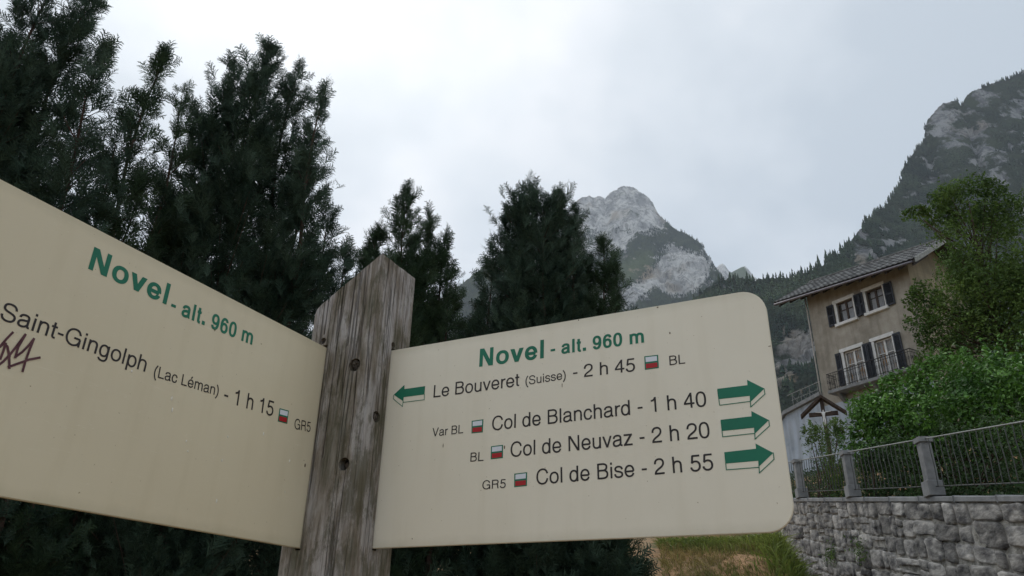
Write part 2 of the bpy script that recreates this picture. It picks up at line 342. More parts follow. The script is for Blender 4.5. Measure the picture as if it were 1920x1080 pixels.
def veg_right(px, py, Pm, n, m):
    pat = fbm(Pm/np.array([60.,60.,110.]), 5, seed=77, gain=.75)*1.15 + fbm(Pm/20., 3, seed=79)*.75
    rk = np.zeros(px.shape)
    for (cx_, cy_, sx, sy, a_) in [(1762,225,26,34,1.3),(1790,262,30,22,.9),(1840,300,20,16,.9),(1850,180,30,14,.9),(1905,215,18,14,.8),(1840,235,10,10,.3),(1800,330,22,12,.5),(1845,285,28,20,.9),(1870,330,24,18,.7),(1690,395,14,16,.8),(1655,430,16,14,.8),(1625,480,18,22,1.2),(1665,460,18,16,1.0),(1692,450,12,12,.8),(1915,390,16,16,.9),(1880,340,20,14,.6),(1490,650,36,36,1.3),(1470,660,20,30,1.0),(1500,590,24,12,.6),(1455,520,10,4,.0),(1620,485,14,24,1.0)]:
        rk = np.maximum(rk, a_*np.exp(-(((px-cx_)/sx)**2+((py-cy_)/sy)**2)))
    up_ = np.clip((px-1690)/60, 0, 1)*np.clip((480-py)/120, 0, 1)
    v = .93 - .50*np.clip(rk, 0, 1.2) - .20*up_ + pat*.62
    return np.clip(v, 0, 1), np.clip(np.exp(-(((px-1500)/40)**2+((py-560)/25)**2))*.5, 0, 1)
ridge3 = [(1180,640,900),(1260,590,900),(1320,545,900),(1345,526,900),(1385,521,900),(1420,524,900),(1450,521,890),(1475,521,880),(1500,514,870),(1525,510,860),(1545,497,860),(1565,482,900),(1583,470,950),(1600,447,1000),(1612,430,1040),(1625,414,1080),(1640,400,1120),(1657,393,1160),(1668,375,1200),(1683,352,1250),(1692,330,1290),(1701,303,1330),(1712,288,1370),(1724,273,1400),(1734,265,1430),(1735,252,1440),(1734,240,1450),(1739,225,1460),(1750,213,1470),(1758,202,1480),(1768,194,1490),(1785,190,1500),(1797,190,1510),(1802,199,1515),(1806,193,1520),(1812,178,1530),(1825,170,1540),(1845,163,1560),(1865,155,1580),(1885,151,1600),(1900,143,1620),(1912,136,1640),(1925,128,1650),(1960,110,1680),(2010,90,1700),(2100,80,1700),(2300,120,1650),(2600,260,1500)]
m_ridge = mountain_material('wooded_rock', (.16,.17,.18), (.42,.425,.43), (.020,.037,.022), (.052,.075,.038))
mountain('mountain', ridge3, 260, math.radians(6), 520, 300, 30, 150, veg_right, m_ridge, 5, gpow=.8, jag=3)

# conifers: the tallest on the near saddle singly, the far woods as masses
def conifer_template(seed, tiers=5, sides=6):
    r_ = random.Random(seed); v = []; f = []
    for k in range(tiers):
        z0 = .08+.80*k/tiers; z1 = min(1.0, z0+.34); rad = .21*(1-k/tiers)**.85+.02
        b0 = len(v); ph = r_.random()*6
        for j in range(sides):
            t = ph+2*math.pi*j/sides; rr = rad*r_.uniform(.65, 1.15)
            v.append((math.cos(t)*rr, math.sin(t)*rr, z0-r_.uniform(0, .05)))
        v.append((r_.uniform(-.01,.01), 0, z1)); f += [(b0+j, b0+(j+1) % sides, b0+sides) for j in range(sides)]
    return np.array(v), np.array(f)
TPL = [conifer_template(s) for s in range(5)]; TPL3 = [conifer_template(s+9, 3, 5) for s in range(5)]
m_conif = leafmat('conifer_needles', (.015,.032,.021), (.054,.080,.043), .02, trans=0, rough=.9, spec=.05)
def wood(name, key, count, hmin, hmax, cond, label, seed, kind='stuff', tpl=TPL3):
    Pm, veg, px, py, mb, mea = MOUNT[key]; rg_ = np.random.default_rng(seed)
    n, m, _ = Pm.shape; Vs = []; Fs = []; k = 0; tries = 0; tot = 0
    idx = np.argwhere(cond(px, py, veg, mea) & (np.arange(m)[None] >= mb))
    if len(idx) == 0: return
    # area weights keep the wood even
    e1 = np.linalg.norm(np.roll(Pm, -1, 0)-Pm, axis=2); e2 = np.linalg.norm(np.roll(Pm, -1, 1)-Pm, axis=2)
    wgt = (e1*e2)[idx[:, 0], idx[:, 1]]; wgt = np.minimum(wgt, np.percentile(wgt, 98)); wgt = wgt/wgt.sum()
    pick = idx[rg_.choice(len(idx), count, p=wgt)]
    for (i, j) in pick:
        p = Pm[i, j].copy()
        if 0 < i < n-1 and mb < j < m-1:
            p = p + (Pm[i+1, j]-Pm[i, j])*rg_.uniform(-.5, .5) + (Pm[i, j+1]-Pm[i, j])*rg_.uniform(0, .9)
        V, Fc = tpl[rg_.integers(len(tpl))]; h = rg_.uniform(hmin, hmax)*rg_.choice([1, 1, .75, 1.2]); w_ = h*rg_.uniform(.8, 1.25)
        Vs.append(V*np.array([w_, w_, h])+p+np.array([0, 0, -h*.06])); Fs.append(Fc+k); k += len(V)
    me = npmesh(name, np.concatenate(Vs), np.concatenate(Fs)); tag(link(name, me, m_conif), label, 'woodland', kind='stuff')
# ------------------------------------------------------------------ lettering: a plain grotesque drawn as pen strokes (advance, strokes)
# M x y, L x y, C cubic; 'P' polygons take k (stem width) in their coordinates
FONT = {
 'N': (722, ['M118 0L118 718', 'M604 0L604 718', 'P76,718 76+k*1.25,718 646,0 646-k*1.25,0']),
 'L': (556, ['M118 0L118 718', 'M130 38L537 38']),
 'B': (667, ['M120 0L120 718', 'M130 682L350 682C470 682 545 630 545 540C545 440 470 388 350 388L130 388', 'M330 388L370 388C510 388 581 310 581 212C581 100 510 36 370 36L130 36']),
 'R': (722, ['M121 0L121 718', 'M130 682L400 682C520 682 590 630 590 525C590 420 520 360 400 360L130 360', 'M400 360C530 360 566 320 568 230C570 140 572 60 615 0']),
 'G': (778, ['M650 500C620 630 530 700 400 700C210 700 88 560 88 357C88 155 215 18 395 18C530 18 630 95 660 200', 'M410 338L676 338', 'M672 330L672 0']),
 'C': (722, ['M634 490C605 625 520 700 385 700C200 700 90 560 90 357C90 155 205 18 385 18C530 18 615 110 638 262']),
 'S': (667, ['M562 510C555 630 460 700 325 700C190 700 112 640 112 540C112 430 200 405 330 372C470 338 574 310 574 195C574 85 480 18 340 18C180 18 90 100 90 235']),
 'V': (667, ['P25,718 25+k*1.1,718 333+k*.5,0 333-k*.5,0', 'P642,718 642-k*1.1,718 333-k*.5,0 333+k*.5,0']),
 'v': (500, ['P8,523 8+k*1.08,523 250+k*.5,0 250-k*.5,0', 'P492,523 492-k*1.08,523 250-k*.5,0 250+k*.5,0']),
 'o': (556, ['M478 262C478 410 400 500 278 500C156 500 78 410 78 262C78 114 156 24 278 24C400 24 478 114 478 262Z']),
 'e': (556, ['M90 246L476 246', 'M474 246C478 400 400 500 282 500C160 500 82 400 82 262C82 115 165 24 285 24C380 24 448 75 468 165']),
 'c': (500, ['M432 345C420 440 360 500 265 500C145 500 73 405 73 257C73 115 145 24 262 24C360 24 425 90 436 195']),
 'l': (222, ['M111 0L111 718']), 'i': (222, ['M111 0L111 523', 'M111 614L111 718']),
 'h': (556, ['M107 0L107 718', 'M107 300C107 430 180 500 280 500C385 500 446 440 446 340L446 0']),
 'n': (556, ['M107 0L107 523', 'M107 290C107 430 180 500 280 500C385 500 446 440 446 340L446 0']),
 'm': (833, ['M107 0L107 523', 'M107 300C107 430 165 500 255 500C350 500 416 440 416 340L416 0', 'M416 300C416 430 480 500 565 500C665 500 724 440 724 340L724 0']),
 'u': (556, ['M446 0L446 523', 'M446 220C446 90 375 24 275 24C170 24 107 80 107 180L107 523']),
 'r': (333, ['M107 0L107 523', 'M107 260C110 420 190 496 328 482']),
 't': (278, ['M130 670L130 130C130 58 160 32 255 42', 'M14 486L257 486']),
 'd': (556, ['M446 0L446 718', 'M436 262C436 410 370 500 255 500C145 500 74 405 74 262C74 115 145 24 255 24C370 24 436 114 436 262Z']),
 'g': (556, ['M447 523L447 10C447 -120 380 -182 260 -182C160 -182 92 -145 80 -72', 'M436 262C436 410 370 500 255 500C145 500 74 405 74 262C74 115 145 24 255 24C370 24 436 114 436 262Z']),
 'p': (556, ['M108 -207L108 523', 'M120 262C120 410 185 500 300 500C410 500 482 405 482 262C482 115 410 24 300 24C185 24 120 114 120 262Z']),
 'a': (556, ['M92 362C100 460 165 500 270 500C385 500 432 455 432 375L432 110C432 55 455 32 522 42', 'M432 330C400 285 330 290 240 275C130 258 78 215 78 142C78 65 130 24 215 24C340 24 432 90 432 190']),
 's': (500, ['M420 368C410 455 350 500 252 500C150 500 88 455 88 385C88 315 150 295 250 275C365 250 425 220 425 145C425 70 355 24 255 24C140 24 75 75 70 175']),
 'z': (500, ['M40 486L455 486', 'M31 37L469 37', 'P455-k*1.35,470 455,470 40+k*1.35,52 40,52']),
 '-': (333, ['M44 277L289 277']), '.': (278, ['P139-k*.62,0 139+k*.62,0 139+k*.62,k*1.2 139-k*.62,k*1.2']),
 '(': (333, ['M290 740C175 620 110 450 110 265C110 80 175 -90 290 -210']), ')': (333, ['M43 740C158 620 223 450 223 265C223 80 158 -90 43 -210']),
 'é': (556, ['M90 246L476 246', 'M474 246C478 400 400 500 282 500C160 500 82 400 82 262C82 115 165 24 285 24C380 24 448 75 468 165', 'M250 590L352 735']),
 '0': (556, ['M476 342C476 570 405 668 278 668C151 668 80 570 80 342C80 114 151 18 278 18C405 18 476 114 476 342Z']),
 '1': (556, ['M315 0L315 706', 'M101 540C215 542 285 590 312 690']),
 '2': (556, ['M76 455C76 600 150 672 280 672C400 672 465 600 465 505C465 400 400 340 300 275C170 195 95 140 82 40', 'M40 37L507 37']),
 '4': (556, ['M372 0L372 706', 'M25 204L523 204', 'P25,175 25,255 340,706 400,706 400,660 118,245']),
 '5': (556, ['M488 668L150 668', 'M165 690L124 350', 'M100 352C160 400 215 425 275 425C400 425 470 345 470 230C470 100 395 20 265 20C150 20 85 80 74 180']),
 '6': (556, ['M474 222C474 345 405 424 285 424C165 424 92 345 92 222C92 100 165 20 285 20C405 20 474 100 474 222Z', 'M466 528C455 620 395 668 300 668C150 668 80 530 80 300C80 260 84 235 92 212']),
 '9': (556, ['M82 466C82 343 151 264 271 264C391 264 464 343 464 466C464 588 391 668 271 668C151 668 82 588 82 466Z', 'M90 160C101 68 161 20 256 20C406 20 476 158 476 388C476 428 472 453 464 476']),
}
BOLDADV = {'o': 611, 'v': 556, 'e': 580, 'l': 278, 'a': 580, 't': 333, 'm': 889}
def _parse(s):
    import re as _re
    tok = _re.findall(r'[MLCZ]|-?\d+(?:\.\d+)?', s); pts = []; i = 0; closed = False; cur = None; cmd = None
    while i < len(tok):
        if tok[i] in 'MLCZ': cmd = tok[i]; i += 1
        if cmd == 'Z': closed = True; break
        if cmd in 'ML': cur = (float(tok[i]), float(tok[i+1])); pts.append(cur); i += 2
        else:
            a = [float(q) for q in tok[i:i+6]]; i += 6; p0 = cur; c1, c2, p3 = a[0:2], a[2:4], a[4:6]
            for k in range(1, 9):
                t = k/8; u = 1-t; pts.append(tuple(u**3*p0[d]+3*u*u*t*c1[d]+3*u*t*t*c2[d]+t**3*p3[d] for d in (0, 1)))
            cur = tuple(p3)
    if closed: pts.pop()
    return pts, closed
def glyph_tris(ch, bold):
    """advance and list of quads / polygons for one letter"""
    if ch == ' ': return 278, []
    adv, st = FONT[ch]; w = 142 if bold else 92; h = 120 if bold else 84; out = []
    nadv = BOLDADV.get(ch, adv) if bold else adv; fx = nadv/adv
    xs = []; ys = []
    for s in st:
        if s[0] == 'M':
            p, _ = _parse(s); xs += [q[0] for q in p]; ys += [q[1] for q in p]
    if xs: cx, cy = (min(xs)+max(xs))/2, (min(ys)+max(ys))/2; W_, H_ = max(xs)-min(xs), max(ys)-min(ys)
    for s in st:
        if s[0] == 'P':
            poly = [tuple(eval(c, {'k': w}) for c in q.split(',')) for q in s[1:].split(' ')]
            out.append([(x*fx, y) for x, y in poly]); continue
        p, cl = _parse(s)
        if bold:
            kx = (W_*fx-(w-84))/max(W_, 1) if W_ > 60 else fx
            ky = 1.0
            if H_ > 300 and not all(abs(p[0][0]-q[0]) < 1 for q in p):   # keep the outer height of bowls
                ky = (H_-(h-75))/H_
                p = [(x, y if (y < 2 and False) else (cyy + (y-cyy)*ky)) for x, y in p for cyy in [(262 if ch in 'oeacgdpmnhuvt' else 340)]] if ch not in 'Nlt' else p
                if ch in 'mn': p = [(x, 0 if abs(y-0) < 30 and q_ == len(p)-1 else y) for q_, (x, y) in enumerate(p)]
            if ch == '-': kx = 1.05
            p = [((x-cx)*kx+cx*fx, y) for x, y in p]
            if ch in 't-' and len(p) == 2: p = [(x, y-(12 if ch == 't' else 0)) for x, y in p]
        n = len(p); L = []; R = []
        for i in range(n):
            a = p[i-1] if (i or cl) else p[i]; b = p[(i+1) % n] if (i < n-1 or cl) else p[i]
            dx, dy = b[0]-a[0], b[1]-a[1]; l = math.hypot(dx, dy) or 1; nx, ny = -dy/l, dx/l
            L.append((p[i][0]+nx*w/2, p[i][1]+ny*h/2)); R.append((p[i][0]-nx*w/2, p[i][1]-ny*h/2))
        m = n if cl else n-1
        out.append([(L[i], L[(i+1) % n], R[(i+1) % n], R[i]) for i in range(m)])
    return nadv, out
# ------------------------------------------------------------------ signpost with its two boards
SC = .8
yaw = -.4653
va = np.array([math.cos(yaw), math.sin(yaw), 0]); vb = np.array([math.sin(yaw), -math.cos(yaw), 0]); vz = np.array([0, 0, 1.0])
PC = O + np.array([-.2915, 1.4837, 0])*SC                    # front corner of the post at eye height
SA, SB = .1731*SC, .14*SC
APEX, LOWT = .7853*SC, .540
def wood_material():
    m, t, b = new_mat('weathered_wood'); N = t.nodes.new; L = t.links.new
    tc = N('ShaderNodeTexCoord'); mp = N('ShaderNodeMapping'); mp.inputs['Scale'].default_value = (1, 1, .045); L(tc.outputs['Object'], mp.inputs[0])
    mq = N('ShaderNodeMapping'); mq.inputs['Scale'].default_value = (1, 1, .22); L(tc.outputs['Object'], mq.inputs[0])
    g1 = N('ShaderNodeTexNoise'); g1.inputs['Scale'].default_value = 230; g1.inputs['Detail'].default_value = 8; g1.inputs['Roughness'].default_value = .65; L(mp.outputs[0], g1.inputs[0])
    g2 = N('ShaderNodeTexNoise'); g2.inputs['Scale'].default_value = 62; g2.inputs['Detail'].default_value = 8; g2.inputs['Roughness'].default_value = .7; g2.inputs['Distortion'].default_value = .4; L(mq.outputs[0], g2.inputs[0])
    g3 = N('ShaderNodeTexNoise'); g3.inputs['Scale'].default_value = 20; g3.inputs['Detail'].default_value = 6; g3.inputs['Roughness'].default_value = .65; L(mq.outputs[0], g3.inputs[0])
    r = N('ShaderNodeValToRGB'); L(g2.outputs[0], r.inputs[0]); e = r.color_ramp.elements
    e[0].position = .35; e[0].color = (.10, .085, .062, 1); e[1].position = .64; e[1].color = (.42, .41, .395, 1); q = e.new(.5); q.color = (.25, .232, .21, 1)
    r3 = N('ShaderNodeValToRGB'); L(g3.outputs[0], r3.inputs[0]); e = r3.color_ramp.elements   # algae, brown and silver areas
    e[0].position = .38; e[0].color = (.085, .085, .048, 1); e[1].position = .58; e[1].color = (.46, .45, .455, 1); q = e.new(.48); q.color = (.22, .19, .155, 1)
    mx = N('ShaderNodeMixRGB'); mx.inputs[0].default_value = .58; L(r.outputs[0], mx.inputs[1]); L(r3.outputs[0], mx.inputs[2])
    r1 = N('ShaderNodeValToRGB'); L(g1.outputs[0], r1.inputs[0]); e = r1.color_ramp.elements; e[0].position = .36; e[0].color = (.55, .53, .51, 1); e[1].position = .52; e[1].color = (1.06, 1.05, 1.04, 1)
    mu = N('ShaderNodeMixRGB'); mu.blend_type = 'MULTIPLY'; mu.inputs[0].default_value = .85; L(mx.outputs[0], mu.inputs[1]); L(r1.outputs[0], mu.inputs[2])
    # long drying cracks
    mc = N('ShaderNodeMapping'); mc.inputs['Scale'].default_value = (1, 1, .022); L(tc.outputs['Object'], mc.inputs[0])
    g4 = N('ShaderNodeTexNoise'); g4.inputs['Scale'].default_value = 42; g4.inputs['Detail'].default_value = 3; g4.inputs['Distortion'].default_value = .2; L(mc.outputs[0], g4.inputs[0])
    s1 = N('ShaderNodeMath'); s1.operation = 'SUBTRACT'; L(g4.outputs[0], s1.inputs[0]); s1.inputs[1].default_value = .5
    s2 = N('ShaderNodeMath'); s2.operation = 'ABSOLUTE'; L(s1.outputs[0], s2.inputs[0])
    s3 = N('ShaderNodeMapRange'); s3.inputs[1].default_value = 0; s3.inputs[2].default_value = .014; L(s2.outputs[0], s3.inputs[0])
    m2 = N('ShaderNodeMixRGB'); m2.blend_type = 'MULTIPLY'; m2.inputs[0].default_value = .5; L(mu.outputs[0], m2.inputs[1]); L(s3.outputs[0], m2.inputs[2])
    # flaked, algae-dark blotches
    mf = N('ShaderNodeMapping'); mf.inputs['Scale'].default_value = (1, 1, .42); L(tc.outputs['Object'], mf.inputs[0])
    g5 = N('ShaderNodeTexNoise'); g5.inputs['Scale'].default_value = 55; g5.inputs['Detail'].default_value = 10; g5.inputs['Roughness'].default_value = .75; L(mf.outputs[0], g5.inputs[0])
    g6 = N('ShaderNodeTexNoise'); g6.inputs['Scale'].default_value = 11; g6.inputs['Detail'].default_value = 3; L(mf.outputs[0], g6.inputs[0])
    ga = N('ShaderNodeMath'); ga.operation = 'MULTIPLY_ADD'; L(g6.outputs[0], ga.inputs[0]); ga.inputs[1].default_value = .6; L(g5.outputs[0], ga.inputs[2])
    gr_ = N('ShaderNodeMapRange'); gr_.inputs[1].default_value = .80; gr_.inputs[2].default_value = .90; gr_.inputs[4].default_value = .62; L(ga.outputs[0], gr_.inputs[0])
    m3 = N('ShaderNodeMixRGB'); L(gr_.outputs[0], m3.inputs[0]); L(m2.outputs[0], m3.inputs[1]); m3.inputs[2].default_value = (.085, .082, .05, 1)
    L(m3.outputs[0], b.inputs['Base Color']); b.inputs['Roughness'].default_value = .9; b.inputs['Specular IOR Level'].default_value = .15
    hs = N('ShaderNodeMath'); hs.operation = 'MULTIPLY_ADD'; L(g1.outputs[0], hs.inputs[0]); hs.inputs[1].default_value = .5; L(s3.outputs[0], hs.inputs[2])
    h2 = N('ShaderNodeMath'); h2.operation = 'MULTIPLY_ADD'; L(g2.outputs[0], h2.inputs[0]); h2.inputs[1].default_value = .6; L(hs.outputs[0], h2.inputs[2])
    bp = N('ShaderNodeBump'); bp.inputs['Strength'].default_value = .9; bp.inputs['Distance'].default_value = .004; L(h2.outputs[0], bp.inputs['Height']); L(bp.outputs[0], b.inputs['Normal'])
    return m
m_wood = wood_material()
def frame_matrix(o, u, v, n):
    return Matrix(((u[0], v[0], n[0], o[0]), (u[1], v[1], n[1], o[1]), (u[2], v[2], n[2], o[2]), (0, 0, 0, 1)))
# post: local x = a, y = b, z up; origin on the ground below the front corner
post_o = np.array([PC[0], PC[1], 0.0])
def post_mesh():
    bm = bmesh.new()
    # outline with the worn left corner rounded
    out = [(-.003, 0), (-SA*.5, .0006), (-SA+.006, 0), (-SA+.002, -.002), (-SA, -.006), (-SA, -SB+.004), (-SA+.004, -SB), (-.004, -SB), (0, -SB+.004), (0, -SB*.5), (0, -.003)]
    # finer: subdivide the sides so that the wood can undulate
    P2 = []
    for i in range(len(out)):
        x0, y0 = out[i]; x1, y1 = out[(i+1) % len(out)]; L_ = math.hypot(x1-x0, y1-y0); k = max(1, int(L_/.006))
        P2 += [(x0+(x1-x0)*j/k, y0+(y1-y0)*j/k) for j in range(k)]
    n = len(P2); zt = lambda x: PC[2] + APEX + (APEX-LOWT)*x/SA - .009*max(0, min(1, (-x-SA+.008)/.008))
    rows = np.concatenate([np.linspace(0, .6, 8)[:-1], np.linspace(.6, 1, 60)])
    V = []
    for r_ in rows:
        for (x, y) in P2:
            V.append((x, y, r_*zt(x)))
    V = np.array(V)
    nn = fbm(V*np.array([90, 90, 3.0]), 3, seed=4)*.0007 + fbm(V*np.array([14, 14, 2.0]), 3, seed=8)*.0013
    c0 = V[:, :2]-np.array([-SA/2, -SB/2]); V[:, :2] += c0/np.linalg.norm(c0, axis=1)[:, None]*nn[:, None]
    topk = np.arange(len(V)-n, len(V)); V[topk, 2] += fbm(V[topk]*120, 2, seed=6)*.0016
    bv = [bm.verts.new(v) for v in V]; m = len(rows)
    for i in range(m-1):
        for j in range(n):
            bm.faces.new((bv[i*n+j], bv[(i+1)*n+j], bv[(i+1)*n+(j+1) % n], bv[i*n+(j+1) % n]))
    bm.faces.new([bv[(m-1)*n+j] for j in range(n)][::-1]); bm.faces.new([bv[j] for j in range(n)])
    bmesh.ops.recalc_face_normals(bm, faces=bm.faces[:])
    me = bpy.data.meshes.new('signpost'); bm.to_mesh(me); bm.free(); return me
PZ = PC[2]
post = empty('signpost', post_o); post.rotation_euler = (0, 0, yaw)
# local axes: x = va, y must be -vb rotated frame; build the shaft in world axes through a matrix
tag(post, 'square weathered grey wooden post with slanted top between the two cream boards', 'post')
pm = post_mesh()
Rm = frame_matrix(post_o, va, vb, vz)
pm.transform(Rm); pm.flip_normals()
bpy.context.view_layer.update()
pm.transform(post.matrix_world.inverted())
def cutter(p_loc, axis, r, depth, squash=1.0, h=None):
    mb = MB(); c = Vector(p_loc)
    d = {'a': Vector((1, 0, 0)), 'b': Vector((0, 1, 0))}[axis]; s_ = {'a': Vector((0, 1, 0)), 'b': Vector((1, 0, 0))}[axis]; u = Vector((0, 0, 1))
    ring = []
    for k in (0.02, -depth):
        for j in range(20):
            t = 2*math.pi*j/20; ring.append(c + d*k + s_*math.cos(t)*r + u*math.sin(t)*(h or r)*squash)
    mb.add(ring, [tuple(range(20)), tuple(range(39, 19, -1))]+[(j, 20+j, 20+(j+1) % 20, (j+1) % 20) for j in range(20)])
    me = mesh('cut', mb.v, mb.f); me.transform(Rm); me.transform(post.matrix_world.inverted())
    bm = bmesh.new(); bm.from_mesh(me); bmesh.ops.recalc_face_normals(bm, faces=bm.faces[:]); bm.to_mesh(me); bm.free()
    return me
shaft = link('shaft', pm, m_wood, post)
bm = bmesh.new(); bm.from_mesh(pm); bmesh.ops.recalc_face_normals(bm, faces=bm.faces[:]); bm.to_mesh(pm); bm.free()
HOLES = [((-.0325, 0, PZ+.4231), 'b', .0115, .022), ((-.031, 0, PZ+.2563), 'b', .0105, .022), ((-SA+.031, 0, PZ+.478), 'b', .006, .05),
         ((0, -.031, PZ+.338), 'a', .0095, .02), ((0, -.0585, PZ+.474), 'a', .0055, .05)]
cuts = []
for (pl, ax, r_, dp) in HOLES:
    co = bpy.data.objects.new('cut', cutter(pl, ax, r_, dp)); C.objects.link(co); co.matrix_world = post.matrix_world; cuts.append(co)
# slots that hold the boards
for (x0_, x1_, y0_, y1_, z0_, z1_) in [(-.026, .01, -.0649, -.0539, PZ+.1674*SC-.003, PZ+.5796*SC+.005), (-.1072, -.0962, -.026, .01, PZ+.1639*SC-.003, PZ+.58*SC+.005)]:
    mb = MB(); mb.box(x0_, x1_, y0_, y1_, z0_, z1_); me = mesh('cut', mb.v, mb.f); me.transform(Rm); me.transform(post.matrix_world.inverted())
    bm = bmesh.new(); bm.from_mesh(me); bmesh.ops.recalc_face_normals(bm, faces=bm.faces[:]); bm.to_mesh(me); bm.free()
    co = bpy.data.objects.new('cut', me); C.objects.link(co); co.matrix_world = post.matrix_world; cuts.append(co)
# the drying cracks that run up from the slots to the top
for (x, y, wd, zz0, zz1) in [(-SA+.031, 0, .0022, PZ+.47, PZ+.64), (-SA+.063, 0, .0018, PZ+.25, PZ+.66), (-.052, 0, .0013, PZ+.44, PZ+.70)]:
    mb = MB(); mb.add([(x-wd, .01, zz0+.02), (x+wd, .01, zz0+.02), (x, -.022, zz0+.02), (x-wd*1.1, .01, zz1), (x+wd*1.1, .01, zz1), (x, -.022, zz1), (x, .01, zz0-.04)], [(0, 2, 1), (3, 4, 5), (0, 3, 5, 2), (1, 2, 5, 4), (0, 1, 4, 3)])
    mb.v = mb.v[:6]
    me = mesh('cut', mb.v, mb.f); me.transform(Rm); me.transform(post.matrix_world.inverted())
    bm = bmesh.new(); bm.from_mesh(me); bmesh.ops.recalc_face_normals(bm, faces=bm.faces[:]); bm.to_mesh(me); bm.free()
    co = bpy.data.objects.new('cut', me); C.objects.link(co); co.matrix_world = post.matrix_world; cuts.append(co)
for co in cuts:
    md = shaft.modifiers.new('b', 'BOOLEAN'); md.operation = 'DIFFERENCE'; md.solver = 'EXACT'; md.object = co
dg = bpy.context.evaluated_depsgraph_get(); dg.update()
nm = bpy.data.meshes.new_from_object(shaft.evaluated_get(dg)); shaft.modifiers.clear(); shaft.data = nm; nm.name = 'shaft'
if not nm.materials: nm.materials.append(m_wood)
for i_ in range(len(nm.materials)): nm.materials[i_] = m_wood
for co in cuts: bpy.data.objects.remove(co)
m_plug = mat('plug_wood', (.06,.05,.04), (.24,.21,.18), 130, .9, bump=1.0, bscale=260)
m_iron = mat('rusty_iron', (.05,.045,.04), (.10,.08,.065), 90, .7, metal=.5)
def disc_part(name, pl, ax, r, back, m, dome=0, tilt=0):
    mb = MB(); c = Vector(pl); d = {'a': Vector((1, 0, 0)), 'b': Vector((0, 1, 0))}[ax]; s_ = {'a': Vector((0, 1, 0)), 'b': Vector((1, 0, 0))}[ax]; u = Vector((0, 0, 1))
    v = []
    for k, rr in ((-back-.006, r), (-back, r), (-back+dome, r*.6)):
        for j in range(16):
            t = 2*math.pi*j/16; v.append(c + d*(k + tilt*math.sin(t)*rr) + s_*math.cos(t)*rr + u*math.sin(t)*rr)
    mb.add(v, [tuple(range(32, 48))]+[(q*16+j, q*16+16+j, q*16+16+(j+1) % 16, q*16+(j+1) % 16) for q in (0, 1) for j in range(16)])
    me = mesh(name, mb.v, mb.f); me.transform(Rm); me.transform(post.matrix_world.inverted())
    bm = bmesh.new(); bm.from_mesh(me); bmesh.ops.recalc_face_normals(bm, faces=bm.faces[:]); bm.to_mesh(me); bm.free()
    return link(name, me, m, post)
tag(disc_part('knot', (-.0325, 0, PZ+.4221), 'b', .0092, .007, m_plug, .002, .75), 'splintered wood plug filling the upper bolt hole')
disc_part('bolt', (-.031, 0, PZ+.2563), 'b', .0075, .012, m_iron, .003)
disc_part('bolt', (0, -.031, PZ+.338), 'a', .007, .004, m_plug, .002)

